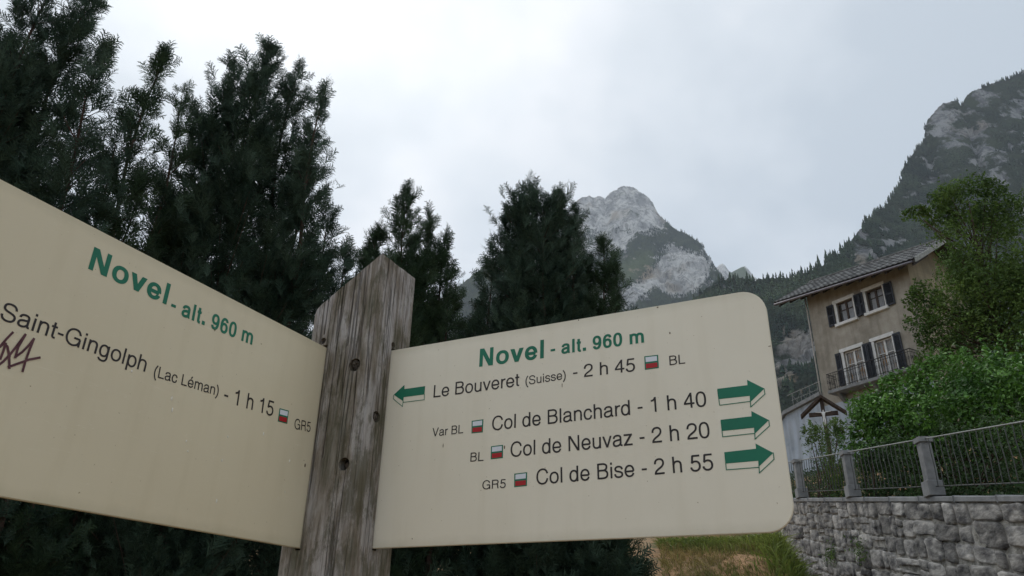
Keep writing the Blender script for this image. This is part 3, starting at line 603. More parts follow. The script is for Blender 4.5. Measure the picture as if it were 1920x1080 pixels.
# boards -------------------------------------------------------------
def board_material(name, base, stain, ylo, yhi):
    m, t, b = new_mat(name); N = t.nodes.new; L = t.links.new
    tc = N('ShaderNodeTexCoord')
    n1 = N('ShaderNodeTexNoise'); n1.inputs['Scale'].default_value = 2.6; n1.inputs['Detail'].default_value = 7; n1.inputs['Roughness'].default_value = .6; L(tc.outputs['Object'], n1.inputs[0])
    r = N('ShaderNodeValToRGB'); L(n1.outputs[0], r.inputs[0]); e = r.color_ramp.elements; e[0].position = .3; e[0].color = (*base, 1); e[1].position = .75; e[1].color = (*stain, 1)
    n2 = N('ShaderNodeTexNoise'); n2.inputs['Scale'].default_value = 210; n2.inputs['Detail'].default_value = 2; L(tc.outputs['Object'], n2.inputs[0])
    r2 = N('ShaderNodeValToRGB'); L(n2.outputs[0], r2.inputs[0]); e = r2.color_ramp.elements; e[0].position = .22; e[0].color = (.5, .45, .35, 1); e[1].position = .27; e[1].color = (1, 1, 1, 1)
    n3 = N('ShaderNodeTexNoise'); n3.inputs['Scale'].default_value = 40; n3.inputs['Detail'].default_value = 4; mp = N('ShaderNodeMapping'); mp.inputs['Scale'].default_value = (1, .12, 1); L(tc.outputs['Object'], mp.inputs[0]); L(mp.outputs[0], n3.inputs[0])
    r3 = N('ShaderNodeValToRGB'); L(n3.outputs[0], r3.inputs[0]); e = r3.color_ramp.elements; e[0].position = .25; e[0].color = (.955, .95, .935, 1); e[1].position = .5; e[1].color = (1, 1, 1, 1)
    m1 = N('ShaderNodeMixRGB'); m1.blend_type = 'MULTIPLY'; m1.inputs[0].default_value = 1; L(r.outputs[0], m1.inputs[1]); L(r2.outputs[0], m1.inputs[2])
    m2 = N('ShaderNodeMixRGB'); m2.blend_type = 'MULTIPLY'; m2.inputs[0].default_value = 1; L(m1.outputs[0], m2.inputs[1]); L(r3.outputs[0], m2.inputs[2])
    # grime that has crept in from the upper and lower edges, and a few hairline scratches
    sp = N('ShaderNodeSeparateXYZ'); L(tc.outputs['Object'], sp.inputs[0])
    def mth(op, a, c, d=None):
        q = N('ShaderNodeMath'); q.operation = op
        for i_, v_ in enumerate((a, c, d)):
            if v_ is None: continue
            if isinstance(v_, (int, float)): q.inputs[i_].default_value = v_
            else: L(v_, q.inputs[i_])
        return q.outputs[0]
    dist = mth('MINIMUM', mth('SUBTRACT', sp.outputs[1], ylo), mth('SUBTRACT', yhi, sp.outputs[1]))
    n5 = N('ShaderNodeTexNoise'); n5.inputs['Scale'].default_value = 26; n5.inputs['Detail'].default_value = 8; n5.inputs['Roughness'].default_value = .7; L(tc.outputs['Object'], n5.inputs[0])
    dirt = mth('SUBTRACT', mth('MULTIPLY', n5.outputs[0], .022), dist); dm = N('ShaderNodeMapRange'); dm.inputs[1].default_value = -.004; dm.inputs[2].default_value = .016; dm.inputs[4].default_value = .26; L(dirt, dm.inputs[0])
    dx = N('ShaderNodeMixRGB'); L(dm.outputs[0], dx.inputs[0]); L(m2.outputs[0], dx.inputs[1]); dx.inputs[2].default_value = (.26, .25, .15, 1)
    wv = N('ShaderNodeTexNoise'); wv.inputs['Scale'].default_value = 9; wv.inputs['Detail'].default_value = 1; mv = N('ShaderNodeMapping'); mv.inputs['Rotation'].default_value = (0, 0, .5); mv.inputs['Scale'].default_value = (1, 14, 1); L(tc.outputs['Object'], mv.inputs[0]); L(mv.outputs[0], wv.inputs[0])
    sc_ = mth('ABSOLUTE', mth('SUBTRACT', wv.outputs[0], .62), 0); sm_ = N('ShaderNodeMapRange'); sm_.inputs[1].default_value = 0; sm_.inputs[2].default_value = .004; sm_.inputs[3].default_value = .22; sm_.inputs[4].default_value = 0; L(sc_, sm_.inputs[0])
    dy = N('ShaderNodeMixRGB'); L(sm_.outputs[0], dy.inputs[0]); L(dx.outputs[0], dy.inputs[1]); dy.inputs[2].default_value = (.85, .82, .74, 1)
    L(dy.outputs[0], b.inputs['Base Color']); b.inputs['Roughness'].default_value = .38; b.inputs['Specular IOR Level'].default_value = .35
    mr = N('ShaderNodeMapRange'); mr.inputs[3].default_value = .30; mr.inputs[4].default_value = .5; L(n1.outputs[0], mr.inputs[0]); L(mr.outputs[0], b.inputs['Roughness'])
    return m
m_boardR = board_material('cream_laminate', (.80, .76, .645), (.72, .675, .56), .1674*.8, .5796*.8)
m_boardL = board_material('cream_laminate_left', (.69, .63, .47), (.63, .565, .41), .1639*.8, .58*.8)  # cream tinted darker and yellower than the right board
m_green = mat('print_green', (.007,.145,.085), (.010,.17,.10), 8, .4)
m_black = mat('print_black', (.018,.015,.015), (.028,.022,.022), 8, .4)
m_red = mat('print_red', (.36,.012,.02), (.42,.02,.025), 8, .4)
m_white = mat('print_white', (.66,.70,.78), (.70,.74,.80), 8, .4)
m_marker = mat('marker_ink', (.06,.014,.022), (.12,.045,.055), 60, .45)
TH = .007
def round_rect(x0, x1, y0, y1, rr, k=10):
    # rounded on the free (x1) end only
    p = [(x0, y0)]
    p += [(x1-rr+rr*math.sin(t), y0+rr-rr*math.cos(t)) for t in np.linspace(0, math.pi/2, k)]
    p += [(x1-rr+rr*math.cos(t), y1-rr+rr*math.sin(t)) for t in np.linspace(0, math.pi/2, k)]
    return p + [(x0, y1)]
ZT, ZB = .5796*SC, .1674*SC
SR = PC - .0699*SC*vb; SL = PC - .1228*SC*va          # board face planes
ZTL, ZBL = .58*SC, .1639*SC
WBR = .7874*SC
def make_board(o, u, n, width, zb, zt, m, label, mirror):
    """origin o at the slot, u runs to the right as read, n faces the reader"""
    root_M = frame_matrix(o, u, vz, n)
    e = bpy.data.objects.new('direction_board', None); C.objects.link(e); e.matrix_world = root_M; e.empty_display_size = .1
    tag(e, label, 'sign', 'direction boards on the post')
    xs = 1 if not mirror else -1
    poly = [(x*xs, y) for x, y in round_rect(-.02, width, zb, zt, .034)]
    if mirror: poly = poly[::-1]
    mb = MB(); mb.prism(poly, -TH, 0)
    me = mesh('panel', mb.v, mb.f)
    bm = bmesh.new(); bm.from_mesh(me); bmesh.ops.bevel(bm, geom=[ed for ed in bm.edges if abs(ed.verts[0].co.z-ed.verts[1].co.z) < 1e-6], offset=.0008, segments=2, affect='EDGES'); bm.to_mesh(me); bm.free()
    link('panel', me, m, e)
    return e
boardR = make_board(SR, va, vb, WBR, ZB, ZT, m_boardR, 'cream board with three green right arrows listing the three cols', False)
boardL = make_board(SL, -vb, va, WBR*1.02, ZBL, ZTL, m_boardL, 'cream board with the Saint-Gingolph line and dark marker scrawl', True)
class Plane:
    def __init__(s, o, u, n, root): s.o, s.u, s.n, s.root = o, u, n, root
    def uv(s, x, y):
        p = onplane(x, y, s.o, s.n)-s.o; return float(np.dot(p, s.u)), float(p[2])
PR = Plane(SR, va, vb, boardR); PL = Plane(SL, -vb, va, boardL)
def text(pl, body, p0, p1, ptop, m, bold=0, name='lettering', z=.0003):
    """p0, p1: pixels of the baseline start and end of the inked run, ptop: pixel at cap height above p0"""
    u0 = pl.uv(*p0); u1 = pl.uv(*p1); ut = pl.uv(*ptop)
    bx = Vector((u1[0]-u0[0], u1[1]-u0[1])); Ln = bx.length; bx.normalize(); by = Vector((-bx.y, bx.x)); cap = abs((Vector(ut)-Vector(u0)).dot(by))
    items = []; x = 0; mn = 1e9; mxx = -1e9
    for ch in body:
        adv, ps = glyph_tris(ch, bold)
        for k, q in enumerate(ps):
            polys = [q] if not isinstance(q[0][0], tuple) else q
            for pg in polys:
                pg = [(a+x, b) for a, b in pg]; items.append((pg, k)); mn = min(mn, min(a for a, b in pg)); mxx = max(mxx, max(a for a, b in pg))
        x += adv
    sx = Ln/(mxx-mn); sy = cap/718.0; V = []; Fc = []
    for pg, k in items:
        k0 = len(V); q2 = [Vector(u0)+bx*((a-mn)*sx)+by*(b*sy) for a, b in pg]
        ar = sum(q2[i].x*q2[(i+1) % len(q2)].y-q2[(i+1) % len(q2)].x*q2[i].y for i in range(len(q2)))
        if ar < 0: q2 = q2[::-1]
        V += [(q.x, q.y, z+k*.00004) for q in q2]
        Fc.append(tuple(range(k0, k0+len(q2))))
    return link(name, mesh(name, V, Fc), m, pl.root)
def poly(pl, pts, m, name, z=.0004, parent=None):
    uv = [pl.uv(*p) for p in pts]; tri = tessellate_polygon([[Vector((*q, 0)) for q in uv]])
    me = mesh(name, [(*q, z) for q in uv], tri); bm = bmesh.new(); bm.from_mesh(me); bm.normal_update()
    for f_ in bm.faces:
        if f_.normal.z < 0: f_.normal_flip()
    bm.to_mesh(me); bm.free()
    return link(name, me, m, parent or pl.root)
def stroke(pl, pts, wd, m, name, z=.0005, parent=None, closed=False):
    uv = [Vector(pl.uv(*p)) for p in pts]; V = []; Fc = []; n = len(uv)
    for i in range(n if closed else n-1):
        a, b = uv[i], uv[(i+1) % n]; d = (b-a).normalized(); q = Vector((-d.y, d.x))*wd/2; k = len(V); zz_ = z+(i % 2)*.00006
        a2 = a-d*wd*.45; b2 = b+d*wd*.45
        V += [(*(a2-q), zz_), (*(b2-q), zz_), (*(b2+q), zz_), (*(a2+q), zz_)]; Fc.append((k, k+1, k+2, k+3))
    return link(name, mesh(name, V, Fc), m, parent or pl.root)
# right board
g_bold = 17
text(PR, 'Novel', (898.5, 688), (1019.6, 671.5), (900, 654.5), m_green, 20)
text(PR, '- alt. 960 m', (1032.5, 666.8), (1207.8, 642.3), (1034.5, 641.5), m_green, 18)
text(PR, 'Le Bouveret', (812.7, 745.7), (973.6, 723.8), (813.2, 722.5), m_black)
text(PR, '(Suisse)', (985.4, 722.0), (1061, 710.5), (986, 706.0), m_black)
text(PR, '- 2 h 45', (1074.5, 709.5), (1191, 695.6), (1075.5, 685.5), m_black)
text(PR, 'BL', (1255.6, 685.0), (1285, 681.5), (1255.3, 667.5), m_black)
text(PR, 'Var BL', (810.5, 818.8), (868.5, 812.0), (811, 803.0), m_black)
text(PR, 'Col de Blanchard - 1 h 40', (922.5, 807.3), (1325.3, 761.3), (922, 781.5), m_black)
text(PR, 'BL', (881.8, 865.8), (906.7, 864), (882, 849), m_black)
text(PR, 'Col de Neuvaz - 2 h 20', (957.2, 857), (1331.7, 820.2), (957, 829.5), m_black)
text(PR, 'GR5', (904.3, 917.8), (948.3, 914.5), (904, 901.5), m_black)
text(PR, 'Col de Bise - 2 h 55', (1005.8, 908.8), (1338.4, 880.8), (1005.5, 880.3), m_black)
def flag(pl, c4):
    """c4: pixels tl, tr, br, bl"""
    tl, tr, br, bl = [np.array(p, float) for p in c4]
    q = lambda s, t: tuple((tl*(1-s)+tr*s)*(1-t)+(bl*(1-s)+br*s)*t)
    f = poly(pl, [q(0,0), q(1,0), q(1,1), q(0,1)], m_green, 'waymark', z=.0003)
    tag(f, 'green edged waymark, white above red')
    poly(pl, [q(.09,.08), q(.91,.08), q(.91,.44), q(.09,.44)], m_white, 'white_bar', .0005, f)
    poly(pl, [q(.09,.57), q(.91,.57), q(.91,.92), q(.09,.92)], m_red, 'red_bar', .0005, f)
flag(PR, [(1208, 668.3), (1234, 665.3), (1235.4, 690), (1209.3, 693.6)])
flag(PR, [(884.6, 789.2), (906.5, 786.2), (905.3, 810.7), (884.2, 812.8)])
flag(PR, [(920.8, 836.8), (943.3, 834), (943, 858.8), (920.2, 861.4)])
flag(PR, [(964.5, 888.2), (988.6, 885.3), (988, 911.2), (964.2, 913.6)])
flag(PL, [(524, 765.3), (541.4, 770), (538.3, 794.8), (520.5, 790)])
def arrow(pl, P_, mirror=False):
    """P_: pixels tail-top, notch-top, head-top, tip, notch-front, tail-front of the filled face, then the outline below"""
    f = poly(pl, P_['fill'], m_green, 'arrow', z=.0003)
    for ln in P_['lines']:
        stroke(pl, ln, .0011, m_green, 'arrow_outline', .0005, f)
    return f
def Zm(o, s, L): return [(o[0]+x/s, o[1]+y/s) for x, y in L]
Z5b = lambda L: Zm((1060, 580), 3.6, L)
Z6b = lambda L: Zm((860, 780), 3.0, L)
Z4b = lambda L: Zm((700, 580), 4.32, L)
arrow(PR, dict(fill=Z5b([(1025,537),(1229,512),(1227,476),(1344,535),(1248,628),(1245,584),(1033,607)]), lines=[Z5b([(1028,545),(1042,648),(1246,622)]), Z5b([(1248,590),(1252,660),(1348,572),(1342,536)])]))
arrow(PR, dict(fill=Z5b([(1048,746),(1257,722),(1256,687),(1374,748),(1277,842),(1274,800),(1056,822)]), lines=[Z5b([(1051,755),(1062,861),(1276,838)]), Z5b([(1277,805),(1281,876),(1378,788),(1374,750)])]))
arrow(PR, dict(fill=Z6b([(1494,204),(1673,184),(1670,155),(1770,208),(1689,285),(1686,252),(1501,268)]), lines=[Z6b([(1497,210),(1506,303),(1688,289)]), Z6b([(1688,256),(1692,321),(1774,244),(1770,208)])]))
arrow(PR, dict(fill=Z4b([(421,622),(253,646),(253,612),(166,692),(243,745),(247,712),(415,690)]), lines=[Z4b([(415,690),(413,733),(243,754)]), Z4b([(243,745),(237,788),(163,726),(166,696)])]))
# left board
text(PL, 'Novel', (164.8, 503.7), (311.5, 571.5), (177.2, 462.8), m_green, 20)
text(PL, '- alt. 960 m', (318.5, 583.5), (472.3, 646.8), (325.5, 553.5), m_green, 18)
text(PL, 'Saint-Gingolph', (-2, 597.5), (271.5, 697.5), (4, 563.5), m_black)
text(PL, '(Lac Léman)', (287.3, 705.5), (408.5, 742.5), (291.2, 684.8), m_black)
text(PL, '- 1 h 15', (418.5, 752.5), (511, 780.5), (423.5, 723.0), m_black)
text(PL, 'GR5', (551.5, 803.7), (581.5, 810.0), (555.5, 785.3), m_black)
Z8 = lambda L: Zm((0, 540), 5.4, L)
scr = [[(-60,660),(0,590),(60,520),(128,450)], [(-60,640),(-10,600),(40,560),(70,590),(95,690)], [(-40,800),(30,745),(110,660),(180,570),(255,470)], [(75,600),(90,700),(92,812)], [(0,720),(30,640),(55,560)], [(150,700),(220,650),(290,580),(340,515)],
       [(340,515),(290,640),(255,740),(225,845)], [(80,800),(180,765),(290,725),(400,705)], [(150,705),(180,600),(250,480)]]
mb = MB(); grV = []; grF = []
for i_, s_ in enumerate(scr):
    uv = [Vector(PL.uv(*p)) for p in Z8(s_)]; 
    for j in range(len(uv)-1):
        a_, b_ = uv[j], uv[j+1]; d_ = (b_-a_).normalized(); q_ = Vector((-d_.y, d_.x))*.0013; k_ = len(grV); z_ = .0005+.00005*i_+.00002*(j % 2)
        a_ = a_-d_*.0008; b_ = b_+d_*.0008
        grV += [(*(a_-q_), z_), (*(b_-q_), z_), (*(b_+q_), z_), (*(a_+q_), z_)]; grF.append((k_, k_+1, k_+2, k_+3))
tag(link('marker_scrawl', mesh('marker_scrawl', grV, grF), m_marker, boardL), 'dark brown marker pen scrawl')
# flecks, chips and drips stuck to the faces
m_chip = mat('chip', (.70,.68,.60), (.78,.75,.68), 30, .3)
m_fleck = mat('fleck', (.10,.07,.04), (.18,.13,.08), 30, .7)
def fleck(pl, x, y, rx, ry, m, name):
    u, v = pl.uv(x, y); V = []; n = 10
    for k, (s_, h) in enumerate(((1, .0001), (.6, .0008))):
        for j in range(n):
            t = 2*math.pi*j/n; V.append((u+rx*s_*math.cos(t), v+ry*s_*math.sin(t)-(ry*.3 if math.sin(t) < 0 else 0), h))
    V.append((u, v, .0011))
    me = mesh(name, V, [(j, (j+1) % n, n+(j+1) % n, n+j) for j in range(n)]+[(n+j, n+(j+1) % n, 2*n) for j in range(n)])
    return link(name, me, m, pl.root, smooth=True)
for (x, y, rx, ry) in [(322, 747, .0013, .0028), (323, 768, .0012, .003), (349, 827, .0009, .0017), (427, 819, .0009, .0018), (416, 863, .0009, .002), (494, 813, .001, .0025), (406, 939, .0012, .0028), (543, 864, .0009, .0022), (352, 846, .001, .0014), (247, 696, .0012, .0018), (534, 922, .0006, .0015)]:
    fleck(PL, x, y, rx, ry, m_chip, 'droplet')
for (x, y, rx, ry) in [(572, 872, .0016, .0026), (403, 618, .0006, .0022)]: fleck(PL, x, y, rx, ry, m_fleck, 'dirt_fleck')
for (x, y, rx, ry) in [(1256, 624, .0009, .0015), (1233, 576, .0014, .0009), (1085, 600, .0009, .0009), (1054, 722, .0004, .003), (946, 838, .0010, .0024), (831, 835, .0004, .003), (1443, 649, .002, .0004), (773, 1010, .0006, .001)]: fleck(PR, x, y, rx, ry, m_fleck, 'dirt_fleck')
# ------------------------------------------------------------------ retaining wall with coping, and the fence on it
m_stone = mat('rubble_stone', (.07,.068,.07), (.46,.44,.41), 6.5, .95, detail=12, lo=.36, hi=.66, bump=1.0, bscale=20, rand=.35, c3=(.24,.232,.22), coord='World', stretch=(1, .45, 1))
m_mortar = mat('mortar', (.12,.115,.10), (.46,.44,.40), 6, .98, bump=.8, bscale=40)
m_conc = mat('old_concrete', (.19,.195,.20), (.28,.285,.29), 5, .95, bump=.3, bscale=50, rand=.1)
def wl(s, n, z): p = WP + WD*s + WN*n; return (p[0], p[1], z)      # along the wall, towards the garden, up
WANG = math.atan2(WD[1], WD[0])
S0, S1 = -6.5, 13.0
wall = empty('retaining_wall', wl(-3, 0, 0), WANG); bpy.context.view_layer.update()
tag(wall, 'grey rubble stone retaining wall with concrete coping below the garden fence', 'wall')
WI = Matrix.Translation(Vector(wl(-3, 0, 0))) @ Matrix.Rotation(WANG, 4, 'Z'); WIi = WI.inverted()
def wloc(s, n, z): return WIi @ Vector(wl(s, n, z))
# core
mb = MB(); k_ = 24
for i in range(k_):
    a_ = S0+(S1-S0)*i/k_; b_ = S0+(S1-S0)*(i+1)/k_
    v = [wloc(s_, n_, z_) for s_ in (a_, b_) for n_, z_ in ((.0, coping_z(s_)-3.4), (.45, coping_z(s_)-3.4), (.45, coping_z(s_)-.085), (.0, coping_z(s_)-.085))]
    mb.add(v, [(0,4,5,1),(1,5,6,2),(2,6,7,3),(3,7,4,0)]+([(0,1,2,3)] if i == 0 else [])+([(4,7,6,5)] if i == k_-1 else []))
mb.build('mortar_core', m_mortar, wall)
# rubble faces from relaxed cells
def cells(x0, x1, y0, y1, w_, h_, rnd_, jit=.13):
    seeds = []
    r = 0; y = y0+h_/2
    while y < y1:
        x = x0 + rnd_.random()*w_*.5; hh = h_*rnd_.uniform(.7, 1.25)
        while x < x1:
            ww = w_*rnd_.choice([.4, .6, .85, 1, 1.15, 1.45])*(1.1 if x < 1.5 else .82)
            seeds.append((x+ww/2+rnd_.uniform(-jit, jit)*w_*.3, y+rnd_.uniform(-jit, jit)*h_))
            if x > 1 and rnd_.random() < .16: seeds.append((x+ww/2+rnd_.uniform(-.1, .1)*w_, y+rnd_.choice([-.55, .55])*h_))
            x += ww
        y += hh
    out = []
    for i, (sx, sy) in enumerate(seeds):
        P_ = [(x0, y0), (x1, y0), (x1, y1), (x0, y1)]
        for j, (tx, ty) in enumerate(seeds):
            if i == j or abs(tx-sx) > w_*3 or abs(ty-sy) > h_*3.2: continue
            # anisotropic metric keeps stones blocky
            mx_, my_ = (sx+tx)/2, (sy+ty)/2; nx, ny = (tx-sx), (ty-sy)*1.25
            Q = []
            for k in range(len(P_)):
                a, b = P_[k], P_[(k+1) % len(P_)]
                da = (a[0]-mx_)*nx+(a[1]-my_)*ny; db = (b[0]-mx_)*nx+(b[1]-my_)*ny
                if da <= 0: Q.append(a)
                if da*db < 0: t = da/(da-db); Q.append((a[0]+(b[0]-a[0])*t, a[1]+(b[1]-a[1])*t))
            P_ = Q
            if len(P_) < 3: break
        if len(P_) >= 3: out.append(P_)
    return out
def courses(x0, x1, y0, y1, rnd_):
    """rough courses of squarish blocks, heights and joints wandering; smaller rubble towards the far end"""
    ys = [y0]
    while ys[-1] < y1: ys.append(ys[-1]+rnd_.uniform(.20, .34))
    wav = lambda x, r: .035*math.sin(x*1.7+r*2.3)+.025*math.sin(x*4.1+r*5.1)
    out = []
    for r in range(len(ys)-1):
        x = x0-rnd_.random()*.3
        while x < x1:
            w_ = rnd_.choice([.26, .38, .48, .58, .72, .85])*(1 if x < 2 else .72)
            a, b = ys[r], ys[r+1]; parts = [(x, x+w_, a, b)]
            q = rnd_.random()
            if q < (.10 if x < 1.5 else .34): m_ = a+(b-a)*rnd_.uniform(.35, .65); parts = [(x, x+w_, a, m_), (x, x+w_, m_, b)]
            if q > .90 and w_ > .5: m_ = a+(b-a)*.5; parts = [(x, x+w_*.6, a, b), (x+w_*.6, x+w_, a, m_), (x+w_*.6, x+w_, m_, b)]
            for (p0, p1, c, d) in parts:
                j = lambda: rnd_.uniform(-.028, .028)
                c0, d0 = wav(x, r)*(r > 0), wav(x, r+1)
                out.append([(p0+j(), c+c0+j()), ((p0+p1)/2+j(), c+c0-abs(j())*.5), (p1+j(), c+c0+j()), (p1+j()*.6, (c+c0+d+d0)/2), (p1+j(), d+d0+j()), ((p0+p1)/2+j(), d+d0+abs(j())*.5), (p0+j(), d+d0+j()), (p0+j()*.6, (c+c0+d+d0)/2)])
            x += w_
    return out
def soften(P_, gap):
    # drop tiny edges, cut the corners once, then draw in from the joint
    n = len(P_); Q = []
    for i in range(n):
        a, b = P_[i], P_[(i+1) % n]; Q += [(a[0]*.75+b[0]*.25, a[1]*.75+b[1]*.25), (a[0]*.25+b[0]*.75, a[1]*.25+b[1]*.75)]
    cx_ = sum(p[0] for p in Q)/len(Q); cy_ = sum(p[1] for p in Q)/len(Q)
    R2 = []
    for p in Q:
        d = math.hypot(p[0]-cx_, p[1]-cy_) or 1; k = max(.3, (d-gap)/d); R2.append((cx_+(p[0]-cx_)*k, cy_+(p[1]-cy_)*k))
    return R2, (cx_, cy_)
rs = random.Random(5)
ns = 0
for P_ in courses(-3.4, 10.5, 0.0, 1.95, rs):
    Q, (cx_, cy_) = soften(P_, rs.uniform(.012, .030))
    d = rs.uniform(.02, .055); n = len(Q); V = []
    tx, ty = rs.uniform(-.08, .08), rs.uniform(-.08, .06)
    for (k, h) in ((1.0, -.02), (.94, d*.85), (.74, d)):
        for q in Q:
            x = cx_+(q[0]-cx_)*k; y = cy_+(q[1]-cy_)*k
            hh = h + ((q[0]-cx_)*k*tx+(q[1]-cy_)*k*ty + rs.uniform(-.009, .009) if h > 0 else 0)
            V.append((x, hh, y))
    V.append((cx_, d*rs.uniform(.95, 1.1), cy_))
    base = wloc(cx_, 0, coping_z(cx_)-.08-cy_)
    # the courses follow the slope of the coping
    W3 = [wloc(x, -h, coping_z(x)-.088-y) - base for x, h, y in V]
    F_ = [(r*n+j, r*n+(j+1) % n, (r+1)*n+(j+1) % n, (r+1)*n+j) for r in (0, 1) for j in range(n)]+[(2*n+j, 2*n+(j+1) % n, 3*n) for j in range(n)]
    o = link('stone', mesh('stone', W3, F_), m_stone, wall, smooth=True); o.location = base; ns += 1
print('stones', ns)
# coping slabs
s_ = S0
while s_ < S1:
    L_ = 1.15
    a_, b_ = s_+.006, min(s_+L_, S1)-.006
    v = [wloc(q, n_, coping_z(q)+z_) for q in (a_, b_) for n_, z_ in ((-.055, -.085), (.42, -.085), (.42, 0), (-.055, 0))]
    mb = MB(); mb.add(v, [(0,1,5,4)[::-1],(1,2,6,5)[::-1],(2,3,7,6)[::-1],(3,0,4,7)[::-1],(0,1,2,3)[::-1],(4,5,6,7)])
    mb.build('coping_slab', m_conc, wall, bevel=.012); s_ += L_
# fence
fence = empty('garden_fence', wl(-3, .12, 0), WANG); tag(fence, 'wavy iron bar fence between concrete pillars on the stone wall', 'fence')
m_fence = mat('dark_fence_iron', (.05,.055,.052), (.10,.105,.10), 20, .6, metal=.3)
m_rail = mat('galvanised_rail', (.22,.23,.22), (.32,.33,.32), 20, .6, metal=.3)
FI = (Matrix.Translation(Vector(wl(-3, .12, 0))) @ Matrix.Rotation(WANG, 4, 'Z')).inverted()
def floc(s, n, z): return FI @ Vector(wl(s, n, z))
PIL = [-6.9, -3.45, 0.0, 3.45, 6.85, 10.2]
PHh = 1.0
def pillar_meshes():
    A = MB(); A.box(-.125, .125, -.125, .125, 0, .24); B = MB(); B.box(-.085, .085, -.085, .085, .24, .86); Cc = MB(); Cc.box(-.112, .112, -.112, .112, .86, .95)
    Cc.add([(-.112,-.112,.95),(.112,-.112,.95),(.112,.112,.95),(-.112,.112,.95),(0,0,.98)], [(0,1,4),(1,2,4),(2,3,4),(3,0,4)])
    D = MB(); D.box(-.128, .128, -.128, .128, .235, .25)
    return A, B, Cc, D
PM = None
for s_ in PIL:
    b0 = floc(s_, .03, coping_z(s_))
    A_, B_, C_, D_ = pillar_meshes()
    if PM is None:
        o1 = B_.build('pillar', m_conc, fence, bevel=.008); o2 = A_.build('plinth', m_conc, o1, bevel=.01); o3 = C_.build('cap', m_conc, o1, bevel=.008); PM = (o1, o2, o3); o1.location = b0
    else:
        q1 = PM[0].copy(); C.objects.link(q1); q1.location = b0
        for z_ in PM[1:]: q2 = z_.copy(); C.objects.link(q2); q2.parent = q1
bar0 = None
for i in range(len(PIL)-1):
    a_, b_ = PIL[i]+.1, PIL[i+1]-.1
    for zz0, rr, nm, mm_ in ((.93, .012, 'handrail', m_rail), (.16, .010, 'lower_rail', m_fence)):
        mb = MB(); mb.tube([floc(q, .03, coping_z(q)+zz0) for q in np.linspace(a_-.03, b_+.03, 6)], rr, 6); mb.build(nm, mm_, fence, smooth=True)
    nb = 18
    for k in range(nb):
        q = a_+(b_-a_)*(k+.5)/nb
        if bar0 is None:
            mb = MB(); mb.tube([(math.sin(z*14)*.004, math.cos(z*11)*.003, z) for z in np.linspace(0, .78, 15)], .0075, 5)
            bar0 = mb.build('bar', m_fence, fence, smooth=True); o = bar0
        else: o = bar0.copy(); C.objects.link(o)
        o.location = floc(q, .03, coping_z(q)+.15); o.rotation_euler = (0, 0, random.uniform(-.4, .4)); 
# ------------------------------------------------------------------ house
HC = at(1514, 567, 36); hfd = np.array([math.sin(math.radians(149)), math.cos(math.radians(149)), 0]); hnd = np.array([math.sin(math.radians(-121)), math.cos(math.radians(-121)), 0])
# local frame: x right along the facade, y = into the house (-hnd), z up; origin top left corner of the wall
house = bpy.data.objects.new('stone_house', None); C.objects.link(house)
house.matrix_world = Matrix(((hfd[0], -hnd[0], 0, HC[0]), (hfd[1], -hnd[1], 0, HC[1]), (0, 0, 1, HC[2]), (0, 0, 0, 1)))
tag(house, 'beige plastered house with dark shutters, tiled roof and iron balcony', 'house')
def plaster(name, c1, c2, c3, sc=.9):
    m, t, b = new_mat(name); N = t.nodes.new; L = t.links.new
    tc = N('ShaderNodeTexCoord'); n1 = N('ShaderNodeTexNoise'); n1.inputs['Scale'].default_value = sc; n1.inputs['Detail'].default_value = 9; n1.inputs['Roughness'].default_value = .66; L(tc.outputs['Object'], n1.inputs[0])
    mp = N('ShaderNodeMapping'); mp.inputs['Scale'].default_value = (2.5, 2.5, .25); L(tc.outputs['Object'], mp.inputs[0]); n2 = N('ShaderNodeTexNoise'); n2.inputs['Scale'].default_value = 1.6; n2.inputs['Detail'].default_value = 6; L(mp.outputs[0], n2.inputs[0])
    r = N('ShaderNodeValToRGB'); L(n1.outputs[0], r.inputs[0]); e = r.color_ramp.elements; e[0].position = .36; e[0].color = (*c1, 1); e[1].position = .64; e[1].color = (*c2, 1); q = e.new(.5); q.color = (*c3, 1)
    r2 = N('ShaderNodeValToRGB'); L(n2.outputs[0], r2.inputs[0]); e = r2.color_ramp.elements; e[0].position = .3; e[0].color = (.68, .66, .62, 1); e[1].position = .55; e[1].color = (1, 1, 1, 1)
    mu = N('ShaderNodeMixRGB'); mu.blend_type = 'MULTIPLY'; mu.inputs[0].default_value = .8; L(r.outputs[0], mu.inputs[1]); L(r2.outputs[0], mu.inputs[2]); L(mu.outputs[0], b.inputs['Base Color']); b.inputs['Roughness'].default_value = .95
    n3 = N('ShaderNodeTexNoise'); n3.inputs['Scale'].default_value = 25; n3.inputs['Detail'].default_value = 6; L(tc.outputs['Object'], n3.inputs[0]); bp = N('ShaderNodeBump'); bp.inputs['Strength'].default_value = .5; bp.inputs['Distance'].default_value = .02; L(n3.outputs[0], bp.inputs['Height']); L(bp.outputs[0], b.inputs['Normal'])
    return m
m_plaster = plaster('beige_plaster', (.25,.228,.19), (.42,.39,.335), (.34,.31,.262))
m_plaster2 = plaster('brown_plaster', (.20,.18,.125), (.32,.285,.20), (.26,.23,.16))
m_blue = plaster('bluish_white_plaster', (.34,.39,.46), (.46,.51,.58), (.41,.46,.53))
m_wtrim = mat('white_trim', (.60,.60,.58), (.74,.74,.73), 5, .8, bump=.1)
m_shut = mat('slate_shutter', (.028,.032,.042), (.045,.05,.062), 6, .65, rand=.2)
m_sash = mat('brown_sash', (.05,.035,.028), (.08,.055,.045), 10, .6)
def glassm():
    m, t, b = new_mat('window_glass'); b.inputs['Base Color'].default_value = (.03, .035, .04, 1); b.inputs['Roughness'].default_value = .05; b.inputs['Alpha'].default_value = .22; b.inputs['Specular IOR Level'].default_value = .6
    return m
m_glass = glassm()
